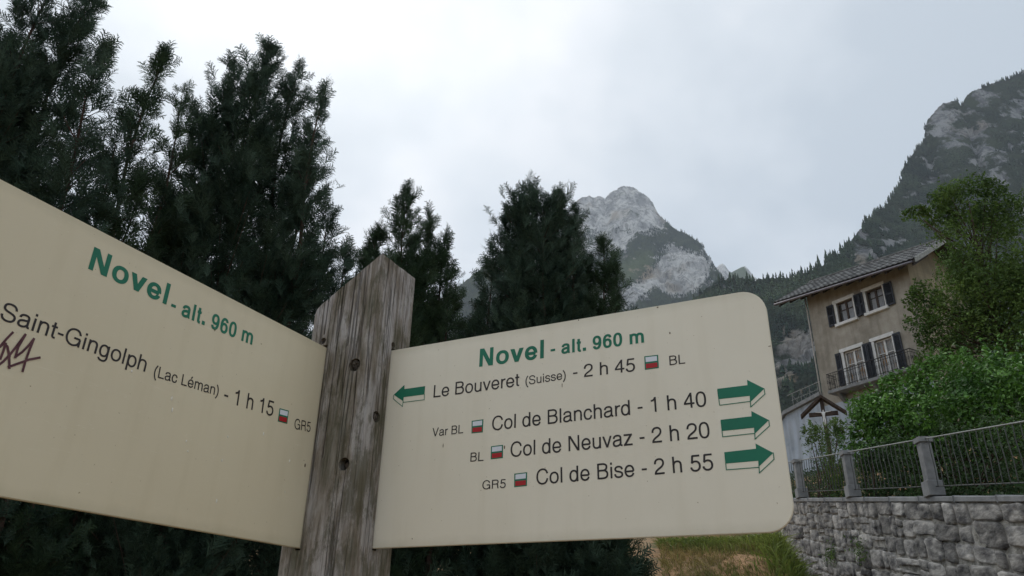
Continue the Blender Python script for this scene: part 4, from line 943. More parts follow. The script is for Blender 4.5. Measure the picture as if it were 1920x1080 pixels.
m_curt = mat('net_curtain', (.55,.57,.62), (.78,.80,.84), 3, .9, stretch=(8, 8, .6))
m_curt2 = mat('orange_curtain', (.66,.65,.64), (.66,.33,.08), 3.2, .9, stretch=(4, 4, .5), lo=.53, hi=.60)
m_dark = mat('dark_interior', (.012,.012,.013), (.02,.02,.02), 3, .9)
WW, WH, WD_ = 5.15, 5.25, 4.4
T_ = .4
def pierced(holes, x0, x1, z0, z1, name, m):
    xs = sorted({x0, x1, *[h[0] for h in holes], *[h[1] for h in holes]}); zs = sorted({z0, z1, *[h[2] for h in holes], *[h[3] for h in holes]})
    mb = MB()
    for i in range(len(xs)-1):
        for j in range(len(zs)-1):
            cx_, cz_ = (xs[i]+xs[i+1])/2, (zs[j]+zs[j+1])/2
            if any(h[0] < cx_ < h[1] and h[2] < cz_ < h[3] for h in holes): continue
            mb.add([(xs[i],0,zs[j]),(xs[i+1],0,zs[j]),(xs[i+1],0,zs[j+1]),(xs[i],0,zs[j+1])], [(0,1,2,3)])
    for h in holes:
        a, b, c, d = h
        mb.add([(a,0,c),(b,0,c),(b,0,d),(a,0,d),(a,T_,c),(b,T_,c),(b,T_,d),(a,T_,d)], [(0,4,5,1),(1,5,6,2),(2,6,7,3),(3,7,4,0)])
    return mb.build(name, m, house)
WIN = [(1.50, 2.34, -1.64, -.64), (3.02, 3.84, -1.64, -.62)]
DOR = [(1.42, 2.32, -4.60, -3.02), (2.96, 3.80, -4.60, -3.0)]
front = pierced(WIN+DOR, 0, WW, -5.2, -.12, 'wall', m_plaster)
_b = bmesh.new(); _b.from_mesh(front.data); _q = [_b.verts.new(p) for p in ((0,0,-.12),(WW,0,-.12),(WW,0,-.04),(0,0,.46))]; _b.faces.new(_q); _b.to_mesh(front.data); _b.free()
mb = MB(); mb.add([(WW,0,-9),(WW,WD_,-9),(WW,WD_,-.04),(WW,WD_/2,1.34),(WW,0,-.04)], [(0,1,2,3,4)]); mb.add([(0,WD_,-9),(0,0,-9),(0,0,.46),(0,WD_/2,1.82),(0,WD_,.46)], [(0,1,2,3,4)]); mb.add([(WW,WD_,-9),(0,WD_,-9),(0,WD_,.4),(WW,WD_,-.05)], [(0,1,2,3)])
tag(mb.build('wall', m_plaster2, house), 'browner plaster side wall')
mb = MB(); mb.add([(0,-.03,-9),(WW,-.03,-9),(WW,-.03,-5.2),(0,-.03,-5.2),(0,0,-5.2),(WW,0,-5.2)], [(0,1,2,3),(3,2,5,4)])
tag(mb.build('wall', m_blue, house), 'bluish white plaster ground floor wall')
mb = MB(); mb.add([(.1,T_+.9,-5),(WW-.1,T_+.9,-5),(WW-.1,T_+.9,.5),(.1,T_+.9,.5)], [(0,1,2,3)]); mb.build('interior', m_dark, house)
def window(h, door, cm):
    a, b, c, d = h
    f = MB(); e = .13
    f.box(a-e, a, -.035, .04, c, d); f.box(b, b+e*.8, -.035, .04, c, d); f.box(a-e-.05, b+e, -.05, .04, d, d+.17)
    root = f.build('window' if not door else 'balcony_door', m_wtrim, house, bevel=.008)
    s = MB(); s.box(a-e-.05, b+e+.02, -.14, .04, c-.14, c) if not door else s.box(a-e, b+e, -.06, .04, c-.1, c)
    s.build('sill', m_wtrim, root, bevel=.01)
    g = MB(); y0, y1 = .10, .15; mid = (a+b)/2
    for x0, x1 in ((a, a+.05), (mid-.045, mid+.045), (b-.05, b)): g.box(x0, x1, y0, y1, c, d)
    for z0, z1 in ((c, c+.06), (d-.06, d), ((c+.62*(d-c))-.015, (c+.62*(d-c))+.015)): g.box(a+.05, b-.05, y0+.003, y1-.003, z0, z1)
    tag(g.build('sash', m_sash if not door else m_wtrim, root), None)
    for x0, x1 in ((a+.05, mid-.045), (mid+.045, b-.05)):
        p = MB(); p.box(x0, x1, .12, .13, c+.06, d-.06); p.build('pane', m_glass, root)
        q = MB(); n = 14; V = []; ww = (x1-x0)*(.75 if not door else 1.0)
        xo = x0 if x0 < mid-.1 else x1-ww
        if not door: xo = x1-ww if x0 < mid-.1 else x0
        for k in range(n+1): x = xo+ww*k/n; y = .165+.014*math.sin(k*1.9); V += [(x, y, c+.04), (x, y, d-.02)]
        q.add(V, [(2*k, 2*k+2, 2*k+3, 2*k+1) for k in range(n)]); q.build('curtain', cm, root, smooth=True)
    return root
window(WIN[0], False, m_curt); window(WIN[1], False, m_curt); window(DOR[0], True, m_curt2); window(DOR[1], True, m_curt2)
def shutter(x0, x1, z0, z1, lean=0):
    m = MB(); y0, y1 = -.09, -.04
    m.box(x0, x0+.05, y0, y1, z0, z1); m.box(x1-.05, x1, y0, y1, z0, z1)
    for zc in (z0+.04, (z0+z1)/2, z1-.04): m.box(x0+.05, x1-.05, y0+.004, y1-.004, zc-.04, zc+.04)
    o = m.build('shutter', m_shut, house)
    sl = MB(); z = z0+.1
    while z < z1-.1:
        sl.add([(x0+.05, y0+.008, z), (x1-.05, y0+.008, z), (x1-.05, y1-.008, z+.045), (x0+.05, y1-.008, z+.045), (x0+.05, y0+.016, z-.004), (x1-.05, y0+.016, z-.004)], [(0,1,2,3), (0,4,5,1)]); z += .04
    tag(sl.build('louvres', m_shut, o), kind='stuff')
shutter(1.00, 1.34, -1.66, -.62); shutter(2.45, 2.67, -1.66, -.6); shutter(2.68, 2.90, -1.66, -.6); shutter(3.93, 4.32, -1.68, -.62)
shutter(1.02, 1.28, -4.52, -3.0); shutter(2.42, 2.61, -4.60, -2.98); shutter(2.63, 2.84, -4.60, -2.98); shutter(3.89, 4.22, -4.6, -2.96)
# balcony
m_iron2 = mat('black_iron', (.02,.02,.022), (.04,.038,.036), 20, .5, metal=.5)
bx0, bx1, by = .80, 4.80, -.62
mb = MB(); mb.box(bx0-.05, bx1+.05, by-.04, 0, -4.92, -4.78); bal = mb.build('balcony', m_conc, house, bevel=.01)
mb = MB()
for x in (1.1, 2.8, 4.5): mb.add([(x-.08,0,-4.92),(x+.08,0,-4.92),(x+.08,by+.1,-4.92),(x-.08,by+.1,-4.92),(x-.08,0,-5.3),(x+.08,0,-5.3)], [(0,1,5,4),(2,3,4,5),(0,4,3),(1,2,5)])
mb.build('bracket', m_conc, bal)
for pts in ([(bx0,0,-4.02),(bx0,by,-4.02),(bx1,by,-4.02),(bx1,0,-4.02)], [(bx0,0,-4.14),(bx0,by,-4.14),(bx1,by,-4.14),(bx1,0,-4.14)], [(bx0,0,-4.70),(bx0,by,-4.70),(bx1,by,-4.70),(bx1,0,-4.70)]):
    mb = MB()
    for i in range(3): mb.tube([pts[i], pts[i+1]], .018 if pts[0][2] > -4.1 else .011, 6)
    mb.build('rail', m_iron2, bal)
mb = MB(); mb.tube([(0,0,0),(0,0,.76)], .009, 5); mb.tube([(0,.0,.30),(.03,0,.36),(.03,0,.44),(0,0,.48)], .006, 4); mb.tube([(0,.0,.30),(-.03,0,.36),(-.03,0,.44),(0,0,.48)], .006, 4)
bb = mb.build('baluster', m_iron2, bal); first = True
pos = [(bx0+(bx1-bx0)*k/36, by) for k in range(37)]+[(bx, by*k/6) for bx in (bx0, bx1) for k in range(1, 6)]
for p in pos:
    o = bb if first else bb.copy()
    if not first: C.objects.link(o)
    first = False; o.location = (p[0], p[1], -4.78)
    if p[1] != by: o.rotation_euler = (0, 0, math.pi/2)
# roof: both slopes lean slightly down to the right as the old timbers do
rx0, rx1 = -1.25, 5.95; TL_ = -.097
def rz(x): return TL_*(x-rx0)
eY, rY, eZ, rZ = -.8, 2.2, .26, 2.14
def rp(x, t, dz=0): return (x, eY+(rY-eY)*t, eZ+(rZ-eZ)*t+rz(x)+dz)
roof = bpy.data.objects.new('roof', None); C.objects.link(roof); roof.parent = house
m_tile = mat('grey_roof_tile', (.09,.09,.09), (.24,.24,.235), 6, .8, rand=.5, bump=.3, bscale=40)
m_tedge = mat('pale_verge', (.20,.21,.20), (.32,.33,.31), 8, .8)
m_board = mat('dark_roof_timber', (.03,.027,.024), (.06,.052,.045), 9, .85, stretch=(1, 6, 1))
d = MB(); V = [rp(rx0,0,-.03), rp(rx1,0,-.03), rp(rx1,1,-.03), rp(rx0,1,-.03), rp(rx0,0,-.16), rp(rx1,0,-.16), rp(rx1,1,-.16), rp(rx0,1,-.16)]
d.add(V, [(0,1,2,3),(4,7,6,5),(0,4,5,1),(1,5,6,2),(3,7,4,0)])
V = [(x, 2*rY-y, z) for x, y, z in V]; d.add(V, [(0,3,2,1),(4,5,6,7),(0,1,5,4),(1,2,6,5),(3,0,4,7)])
d.build('roof_deck', m_board, roof)
d = MB()
for x in np.arange(rx0+.25, rx1, .62):
    a = rp(x, 0, -.16); b = rp(x, .42, -.16); d.add([(a[0]-.05,a[1]+.03,a[2]),(a[0]+.05,a[1]+.03,a[2]),(b[0]+.05,b[1],b[2]),(b[0]-.05,b[1],b[2]),(a[0]-.05,a[1]+.03,a[2]-.12),(a[0]+.05,a[1]+.03,a[2]-.12),(b[0]+.05,b[1],b[2]-.12),(b[0]-.05,b[1],b[2]-.12)], [(0,4,5,1),(1,5,6,2),(4,7,6,5),(0,3,7,4)])
d.build('rafters', m_board, roof)
slope = math.atan2(rZ-eZ, rY-eY); roll_ = math.atan(TL_)
tw, tl = .243, .36
t = MB()
prof = [(-.122, .0), (-.11, .03), (-.085, .034), (-.07, .01), (0, .006), (.07, .01), (.085, .03), (.105, .034), (.118, .012)]
nP = len(prof)
V = [(x, -.02, z+.028) for x, z in prof]+[(x, .36, z) for x, z in prof]+[(x, -.02, z+.012) for x, z in prof]
t.add(V, [(i, i+1, nP+i+1, nP+i) for i in range(nP-1)]+[(i, 2*nP+i, 2*nP+i+1, i+1) for i in range(nP-1)])
t0 = t.build('tile', m_tile, roof); ncol = 30; nrow = 10; pitchx = (rx1-rx0)/ncol; pitchy = math.hypot(rY-eY, rZ-eZ)/nrow
for j in range(nrow):
    for i in range(ncol):
        o = t0 if (i, j) == (0, 0) else t0.copy()
        if o is not t0: C.objects.link(o)
        o.location = rp(rx0+(i+.5)*pitchx, j/nrow, random.uniform(-.002, .004)); o.rotation_euler = (slope+.03, -roll_*1.0, random.uniform(-.01, .01)); o.rotation_euler[1] = -roll_
bk = MB()   # rear slope, one corrugated mass
for j in range(nrow):
    for i in range(ncol*2):
        x0_ = rx0+i*pitchx/2; x1_ = x0_+pitchx/2; h_ = .03 if i % 2 else .0
        P4 = [rp(x0_, j/nrow, h_+.02), rp(x1_, j/nrow, h_+.02), rp(x1_, (j+1)/nrow, h_), rp(x0_, (j+1)/nrow, h_)]
        bk.add([(x, 2*rY-y, z) for x, y, z in P4], [(0, 3, 2, 1)])
tag(bk.build('rear_tiles', m_tile, roof), kind='stuff')
r_ = MB(); r_.tube([rp(x, 1, .03) for x in np.linspace(rx0, rx1, 12)], .09, 8); r_.build('ridge_tiles', m_tile, roof, smooth=True)
for x in (rx0-.03, rx1+.03):
    v = MB(); V = [rp(x-.03,0,.06), rp(x+.03,0,.06), rp(x+.03,1,.06), rp(x-.03,1,.06), rp(x-.03,0,-.16), rp(x+.03,0,-.16), rp(x+.03,1,-.16), rp(x-.03,1,-.16)]
    v.add(V, [(0,1,2,3),(4,7,6,5),(0,4,5,1),(1,5,6,2),(3,7,4,0),(2,6,7,3)]); V = [(a, 2*rY-b, c) for a, b, c in V]; v.add(V, [(0,3,2,1),(4,5,6,7),(0,1,5,4),(1,2,6,5),(3,0,4,7)])
    v.build('verge_board', m_tedge if x > 0 else m_board, roof)
g = MB(); g.tube([rp(x, -.02, -.10) for x in np.linspace(rx0, rx1-.1, 10)], .062, 8); g.build('gutter', mat('zinc', (.13,.112,.14), (.2,.2,.21), 9, .5, metal=.6), house, smooth=True)
g = MB(); g.tube([(-.03, -.10, .2), (-.03, -.09, -.5), (-.03, -.09, -9)], .032, 8); tag(g.build('downpipe', mat('pale_pipe', (.40,.38,.36), (.5,.48,.46), 9, .6), house, smooth=True))
# low bluish annex left of the house, with a grey coping and a light terrace rail
annex = bpy.data.objects.new('annex', None); C.objects.link(annex); annex.matrix_world = house.matrix_world.copy()
tag(annex, 'low bluish white annex with sloping grey coping left of the beige house', 'building')
mb = MB(); mb.add([(-3.4,-.05,-9),(-.02,-.05,-9),(-.02,-.05,-4.72),(-2.1,-.05,-5.10),(-3.4,-.05,-6.2), (-3.4,4,-9),(-.02,4,-9),(-.02,4,-4.72),(-2.1,4,-5.10),(-3.4,4,-6.2)], [(0,1,2,3,4),(0,4,9,5),(4,3,8,9),(3,2,7,8),(5,9,8,7,6)])
mb.build('wall', m_blue, annex)
mb = MB()
for (xa, za, xb, zb) in ((-3.5,-6.28,-2.13,-5.10), (-2.13,-5.10,-.02,-4.70)):
    dz = .17; mb.add([(xa,-.22,za),(xb,-.22,zb),(xb,-.22,zb+dz),(xa,-.22,za+dz),(xa,4.1,za),(xb,4.1,zb),(xb,4.1,zb+dz),(xa,4.1,za+dz)], [(0,1,2,3),(3,2,6,7),(0,4,5,1),(0,3,7,4),(1,5,6,2)])
mb.build('coping', m_conc, annex)
rl = bpy.data.objects.new('terrace_rail', None); C.objects.link(rl); rl.matrix_world = house.matrix_world.copy()
tag(rl, 'thin grey metal rail with crossed bars on the annex roof beside the house', 'railing')
mb = MB()
for x in (-1.75, -1.25, -.75, -.3): mb.tube([(x, .1, -5.05+.18*(x+2)), (x+.03, .1, -4.15+.1*(x+2))], .012, 5)
mb.build('post', m_rail, rl)
mb = MB(); mb.tube([(-2.0,.1,-4.15),(-.1,.1,-3.95)], .013, 5); mb.tube([(-1.8,.1,-4.45),(-.1,.1,-4.28)], .010, 5); mb.build('rail', m_rail, rl)
mb = MB()
for x in (-1.7, -1.2, -.7): mb.tube([(x,.1,-4.9),(x+.42,.1,-4.2)], .008, 4); mb.tube([(x+.42,.1,-4.85),(x,.1,-4.25)], .008, 4)
mb.build('cross_bar', m_rail, rl)
# ------------------------------------------------------------------ wayside crucifix in the garden
Dc = 24.5
cb = at(1548, 800, Dc); ct = at(1545, 775, Dc)
cx_ = empty('wayside_cross', (cb[0], cb[1], float(ground_z(cb[0], cb[1]))-.05), math.radians(-24))
tag(cx_, 'roofed dark wooden crucifix with small pale figure before the bluish wall', 'crucifix')
m_cw = mat('red_brown_timber', (.035,.024,.019), (.075,.052,.042), 14, .8, stretch=(1, 1, .2))
hb = ct[2] - cx_.location[2]
mb = MB(); mb.box(-.055, .055, -.05, .05, 0, hb+.44); mb.build('upright', m_cw, cx_)
mb = MB(); mb.box(-.42, .42, -.045, .045, hb-.08, hb+.04, Matrix.Rotation(0, 4, 'Y')); mb.build('crossbeam', m_cw, cx_)
for sgn in (-1, 1):
    mb = MB(); V = []
    for (x, z) in ((0, hb+.56), (sgn*.66, hb-.02), (sgn*.66, hb-.10), (0, hb+.46)):
        V += [(x, -.16, z), (x, .16, z)]
    mb.add(V, [(0,2,3,1),(2,4,5,3),(4,6,7,5),(6,0,1,7),(0,6,4,2),(1,3,5,7)]); mb.build('roof_board', m_cw, cx_)
# small figure with outstretched arms, one skinned body
def figure():
    P_ = {'pel': (0,-.08,hb-.17,.035), 'che': (0,-.085,hb-.03,.045), 'nek': (0,-.09,hb+.04,.018), 'hed': (.008,-.105,hb+.085,.03), 'ls': (-.055,-.085,hb+.015,.018), 'rs': (.055,-.085,hb+.015,.018), 'le': (-.14,-.08,hb+.02,.013), 're': (.14,-.08,hb+.02,.013), 'lh': (-.23,-.075,hb+.035,.010), 'rh': (.23,-.075,hb+.035,.010),
          'lt': (-.025,-.085,hb-.2,.024), 'rt': (.025,-.085,hb-.2,.024), 'lk': (-.02,-.11,hb-.31,.018), 'rk': (.025,-.11,hb-.31,.018), 'lf': (-.008,-.07,hb-.43,.012), 'rf': (.01,-.085,hb-.43,.012)}
    E_ = [('pel','che'),('che','nek'),('nek','hed'),('che','ls'),('che','rs'),('ls','le'),('rs','re'),('le','lh'),('re','rh'),('pel','lt'),('pel','rt'),('lt','lk'),('rt','rk'),('lk','lf'),('rk','rf')]
    ks = list(P_); me = bpy.data.meshes.new('figure'); me.from_pydata([P_[k][:3] for k in ks], [(ks.index(a), ks.index(b)) for a, b in E_], [])
    o = bpy.data.objects.new('figure', me); C.objects.link(o)
    s_ = o.modifiers.new('s', 'SKIN'); o.modifiers.new('u', 'SUBSURF').levels = 1
    for i, k in enumerate(ks): me.skin_vertices[0].data[i].radius = (P_[k][3],)*2
    me.skin_vertices[0].data[0].use_root = True
    dg = bpy.context.evaluated_depsgraph_get(); dg.update(); nm = bpy.data.meshes.new_from_object(o.evaluated_get(dg)); bpy.data.objects.remove(o)
    return link('figure', nm, m_wtrim, cx_, smooth=True)
figure()
# ------------------------------------------------------------------ evergreen trees behind the boards
def unit(v): return v/np.maximum(np.linalg.norm(v, axis=-1, keepdims=True), 1e-9)
def spray_template(seed, npair=8):
    """one feathery scale-leaf spray, unit length along z, spread in x; thin pointed triangles"""
    r_ = np.random.default_rng(seed); T = []
    def leaf(p, ang, L, w, y=0.0):
        d = np.array([math.sin(ang), y, math.cos(ang)]); q = np.array([math.cos(ang), 0, -math.sin(ang)])
        T.append([p-q*w, p+q*w*.9, p+d*L])
        return p, d
    leaf(np.zeros(3), r_.uniform(-.05, .05), 1.0, .022)
    for k in range(npair):
        t = .10+.80*k/npair+r_.uniform(-.02, .02); L = (.42*(1-t)**.7+.10)*r_.uniform(.75, 1.2)
        for s_ in (-1, 1):
            a = s_*r_.uniform(.55, .85); p = np.array([0, 0, t]); y = r_.uniform(-.3, .3)
            p0, d = leaf(p, a, L, .026, y)
            if L > .2:
                for tt in (.4, .68): leaf(p0+d*L*tt, a-s_*.55 if tt < .5 else a+s_*.5, L*.42, .022, y+r_.uniform(-.3, .3))
    return np.array(T)                                   # (k,3,3)
STPL = [spray_template(s) for s in range(6)]
def place_sprays(pos, dirs, size, seed, tpls=STPL, wide=1.0):
    r_ = np.random.default_rng(seed); n = len(pos); dirs = unit(dirs)
    ref = unit(r_.normal(size=(n, 3))); xax = unit(np.cross(dirs, ref)); yax = np.cross(dirs, xax)
    Bm = np.stack([xax*wide, yax, dirs], 2)*size[:, None, None]
    ch = r_.integers(0, len(tpls), n); out = []
    for k in range(len(tpls)):
        i = np.where(ch == k)[0]
        if len(i) == 0: continue
        T = tpls[k].reshape(-1, 3)
        out.append((np.einsum('nij,mj->nmi', Bm[i], T)+pos[i][:, None]).reshape(-1, 3))
    return np.concatenate(out)
def trimesh(name, V, m, parent, k=3):
    me = npmesh(name, V, np.arange(len(V)).reshape(-1, k)); return link(name, me, m, parent)
m_thuja = leafmat('thuja_foliage', (.023,.046,.024), (.056,.095,.050), 2.2, rough=.6, trans=.22, spec=.2)
m_thuja_b = leafmat('thuja_foliage_blue', (.024,.048,.032), (.056,.092,.062), 2.2, rough=.6, trans=.22, spec=.2)
m_bark = mat('reddish_bark', (.035,.022,.016), (.09,.06,.045), 14, .95, stretch=(1, 1, .2), bump=.6)
NSP = 0
def evergreen(leaders, D, label, seed, dens=1.0, mtl=m_thuja, base=None, spray=(.13, .26), lean=0.0, group='evergreen trees behind the boards', zlow=.7, grow=.2):
    """leaders: (tip px, tip py, half width in px at fullness, length in m over which it fills out)"""
    global NSP
    r_ = np.random.default_rng(seed)
    tips = [(at(x, y, D*(1+dd)), hw, sl) for (x, y, hw, sl, dd) in leaders]
    main = min(tips, key=lambda t: -t[0][2])[0]
    bx, by = (main[0], main[1]) if base is None else base
    gz = float(ground_z(bx, by)); root = empty('evergreen_tree', (bx, by, gz)); tag(root, label, 'tree', group)
    pos = []; dr = []; sz = []; sticks = MB()
    for (tip, hw, sl) in tips:
        dist = np.linalg.norm(tip-O); R = hw/F*dist
        zb_ = gz+zlow; H = tip[2]-zb_
        lx = np.array([bx, by]); 
        def axis(z):                                       # leaders rise from the trunk and soon stand upright
            t = np.clip((z-zb_)/max(H*.30, .3), 0, 1); t = t*t*(3-2*t)
            xy = lx + (tip[:2]-lx)*t[..., None] if isinstance(t, np.ndarray) and t.ndim else lx+(tip[:2]-lx)*t
            return xy
        wob = r_.uniform(0, 6)
        def ax3(z):
            z = np.asarray(z, float); t = np.clip((z-zb_)/max(H*.30, .3), 0, 1); t = t*t*(3-2*t)
            return np.stack([lx[0]+(tip[0]-lx[0])*t+np.sin(z*2.3+wob)*.03, lx[1]+(tip[1]-lx[1])*t+np.cos(z*2.0+wob)*.03, z], -1)
        sticks.tube([ax3(z)-np.array([bx, by, gz]) for z in np.linspace(gz, tip[2]-.05, 12)], .012+.008*H, 6, .004, False)
        nb = int(H*64*dens*(R/.5)**.85)+20
        s_ = r_.random(nb)**.9*H                            # distance below the tip
        fill = np.clip(s_/sl, .03, 1)**.75*(1+grow*np.clip(s_-sl, 0, 2.2))
        lump = 1+.28*vnoise(np.stack([s_*2.0+seed, s_*0+hw, s_*0], 1), seed)
        phi = r_.random(nb)*2*math.pi
        lump2 = 1+.35*vnoise(np.stack([s_*1.5, np.cos(phi)*1.3+seed, np.sin(phi)*1.3+hw], 1), seed+3)
        Lb = R*fill*lump*lump2*r_.uniform(.72, 1.18, nb)
        elv = np.radians(r_.normal(48, 10, nb)) + np.clip(1-fill, 0, 1)*.45
        elv = np.clip(elv, .35, 1.22)
        st = ax3(tip[2]-s_ - Lb*np.tan(np.clip(elv, .3, 1.25))*.55)
        dv = np.stack([np.cos(phi)*np.cos(elv), np.sin(phi)*np.cos(elv), np.sin(elv)], 1)
        Lr = Lb/np.maximum(np.cos(elv), .6)
        for k in range(0, nb, 3):
            a = st[k]-np.array([bx, by, gz]); e_ = a+dv[k]*Lr[k]*.85
            sticks.tube([a, e_], .007, 3, .002, False)
        ns = np.maximum(3, (Lr/.062).astype(int)); ns = np.minimum(ns, 12)
        for q in range(12):
            i = np.where(ns > q)[0]
            if len(i) == 0: continue
            t = (q+r_.random(len(i)))/ns[i]; t = .18+.82*t
            curve = dv[i]*(Lr[i]*t)[:, None]; curve[:, 2] += .25*(Lr[i]*t)**2
            p = st[i]+curve + r_.normal(size=(len(i), 3))*.022
            d = dv[i]+r_.normal(size=(len(i), 3))*.38+np.array([0, 0, .35])
            pos.append(p); dr.append(d); sz.append(r_.uniform(spray[0], spray[1], len(i))*(1.08-.30*t))
        # the tip itself
        n3 = 16; pos.append(np.tile(tip, (n3, 1))-np.stack([r_.normal(size=n3)*.02, r_.normal(size=n3)*.02, np.linspace(.05, .5, n3)], 1)); dr.append(np.tile([0, 0, 1.6], (n3, 1))+r_.normal(size=(n3, 3))*.5); sz.append(np.full(n3, spray[0]*1.1))
    pos = np.concatenate(pos)-np.array([bx, by, gz]); dr = np.concatenate(dr); sz = np.concatenate(sz)
    kz = pos[:, 2] < max(t_[0][2] for t_ in tips)-gz-.02; pos = pos[kz]; dr = dr[kz]; sz = sz[kz]
    NSP += len(pos)
    V = place_sprays(pos, dr, sz, seed)
    trimesh('crown', V, mtl, root); sticks.build('trunk', m_bark, root, smooth=True)
    return root
L_ = lambda *a: list(a)
TREES = [
 (L_((-30,20,70,1.6,0), (25,75,55,1.3,.03), (-70,120,80,1.5,-.03)), 6.6, 'dark evergreen cut by the left edge of the photo, over the left board', 1.0),
 (L_((118,-75,58,1.8,0), (170,-20,56,1.5,.02), (200,95,44,1.0,-.03), (218,262,26,.6,0), (75,125,30,1.0,.04)), 6.3, 'tallest dark evergreen, its top cut by the upper edge of the photo', 1.0),
 (L_((305,100,38,1.5,0), (350,172,30,1.1,.02), (262,330,34,1.2,.02), (385,360,30,1.0,.05)), 6.6, 'slim forked evergreen between the two broadest ones above the left board', .95),
 (L_((500,84,74,1.4,0), (437,118,50,1.1,.02), (558,118,58,1.1,.02), (607,165,28,1.0,-.02), (585,255,48,.9,0), (400,215,38,1.0,.03), (622,400,40,1.0,.03), (655,470,30,.8,.04)), 6.9, 'broadest tall evergreen with a side spire, above the inner end of the left board', 1.0),
 (L_((767,360,50,1.1,0), (808,400,26,.7,.01), (836,440,32,.7,.02), (712,430,38,.8,.02), (682,466,32,.7,.03), (838,520,22,.7,0), (775,450,50,.6,.02), (735,500,46,.6,0), (808,565,34,.6,.03)), 7.6, 'many-tipped evergreen directly behind the top of the wooden post', 1.15),
 (L_((1002,352,58,.8,0), (945,400,38,.7,.01), (1045,366,46,.7,.02), (1022,380,50,.8,-.02), (1076,395,22,.8,0), (921,458,18,.8,.02), (978,372,38,1.0,-.02)), 8.0, 'bushy round-topped evergreen standing left of the pale rock peak', 1.15),
 (L_((1128,447,38,.7,0), (1152,500,24,.6,.01), (1100,480,34,.8,.02), (1085,520,30,.7,-.01)), 8.3, 'small evergreen just below the pale rock peak, behind the right board', 1.15),
 (L_((892,590,26,.7,0), (870,615,24,.6,.02)), 8.6, 'lowest evergreen tip, in the gap between two trees over the right board', 1.1),
]
for i, (ld_, D, lab, dn) in enumerate(TREES):
    evergreen(ld_, D, lab, 100+i*7, dens=dn, grow=(.12, .12, .10, .13, .16, .08, .12, .3)[i], mtl=m_thuja if i % 2 == 0 else m_thuja_b)
# the hedge they grow from, dark and continuous down to the bank
def hedge():
    r_ = np.random.default_rng(3); n = 9600
    root = empty('hedge', (0, 8.2, float(ground_z(0, 8.2)))); tag(root, 'dark continuous hedge below the boards at the foot of the evergreens', 'hedge')
    azs = np.radians(r_.uniform(-40, 12.3, n)); Ds = 7.0+1.6*(azs-azs.min())/(azs.max()-azs.min())+r_.uniform(-.7, .5, n)
    X = np.sin(azs)*Ds; Y = np.cos(azs)*Ds; g = ground_z(X, Y)
    edge = np.clip((math.radians(13)-azs)/.10, .4, 1)
    top = (2.5+.5*vnoise(np.stack([azs*14, azs*0, azs*0], 1), 5))*edge
    Z = g+.1+r_.random(n)*top
    V = place_sprays(np.stack([X, Y, Z], 1)-np.array(root.location), np.stack([-np.sin(azs)*.5+r_.normal(size=n)*.4, -np.cos(azs)*.7+r_.normal(size=n)*.4, .7+r_.normal(size=n)*.3], 1), r_.uniform(.16, .34, n), 9)
    trimesh('foliage', V, m_thuja_b, root)
    s_ = MB()
    for k in range(70):
        a = math.radians(-39+48*k/70+random.uniform(-.3, .3)); d = 7.3+1.6*k/70; x, y = math.sin(a)*d, math.cos(a)*d; gz = float(ground_z(x, y))
        s_.tube([(x-root.location[0], y-root.location[1], gz-.1-root.location[2]), (x+random.uniform(-.2, .2)-root.location[0], y+random.uniform(-.2, .2)-root.location[1], gz+2.0-root.location[2])], .025, 5, .006)
    s_.build('stems', m_bark, root, smooth=True)
hedge()
print('sprays', NSP)
# ------------------------------------------------------------------ broadleaf bush, tree and garden plants
def leaf_quads(pos, nrm, size, seed, asp=.5):
    r_ = np.random.default_rng(seed); n = len(pos); nrm = unit(nrm)
    t = unit(np.cross(nrm, unit(r_.normal(size=(n, 3))))); s_ = np.cross(nrm, t); sz = size[:, None]
    # folded leaf: two triangles sharing the midrib
    a = pos-t*sz*.5; b = pos+t*sz*.5; c = pos+s_*sz*asp*.5+nrm*sz*.10; d = pos-s_*sz*asp*.5+nrm*sz*.10
    return np.stack([a, c, b, b, d, a], 1).reshape(-1, 3)
def lobes_foliage(lobes, n_per_m2, size, seed, up=.45, inner=.35, asp=.5):
    r_ = np.random.default_rng(seed); P_ = []; N_ = []; S_ = []
    for (c, rad) in lobes:
        c = np.array(c, float); rad = np.array(rad, float); A_ = 4*math.pi*(rad.mean()**2); n = int(A_*n_per_m2)
        u = unit(r_.normal(size=(n, 3)))
        bump = 1+.34*vnoise(u*2.1+seed, seed)+.2*vnoise(u*5.3+seed, seed+1)
        k = np.where(r_.random(n) < inner, r_.uniform(.45, .9, n), r_.uniform(.88, 1.06, n))
        P_.append(c+u*rad*(bump*k)[:, None]); N_.append(u*.7+r_.normal(size=(n, 3))*.45+np.array([0, 0, up])); S_.append(r_.uniform(size[0], size[1], n))
    return leaf_quads(np.concatenate(P_), np.concatenate(N_), np.concatenate(S_), seed, asp)
m_bush = leafmat('bright_laurel_leaf', (.040,.115,.018), (.12,.26,.040), 1.4, rough=.42, trans=.22, spec=.35)
m_tree = leafmat('ash_leaf', (.045,.095,.020), (.13,.21,.045), .9, rough=.6, trans=.3)
m_weed = leafmat('weed_leaf', (.05,.10,.025), (.13,.20,.05), 2.5, rough=.6, trans=.3)
m_undergrowth = leafmat('shrub_leaf', (.020,.045,.014), (.05,.095,.028), 1.6, rough=.6, trans=.2)  # dark green of the low shrubs and ground cover
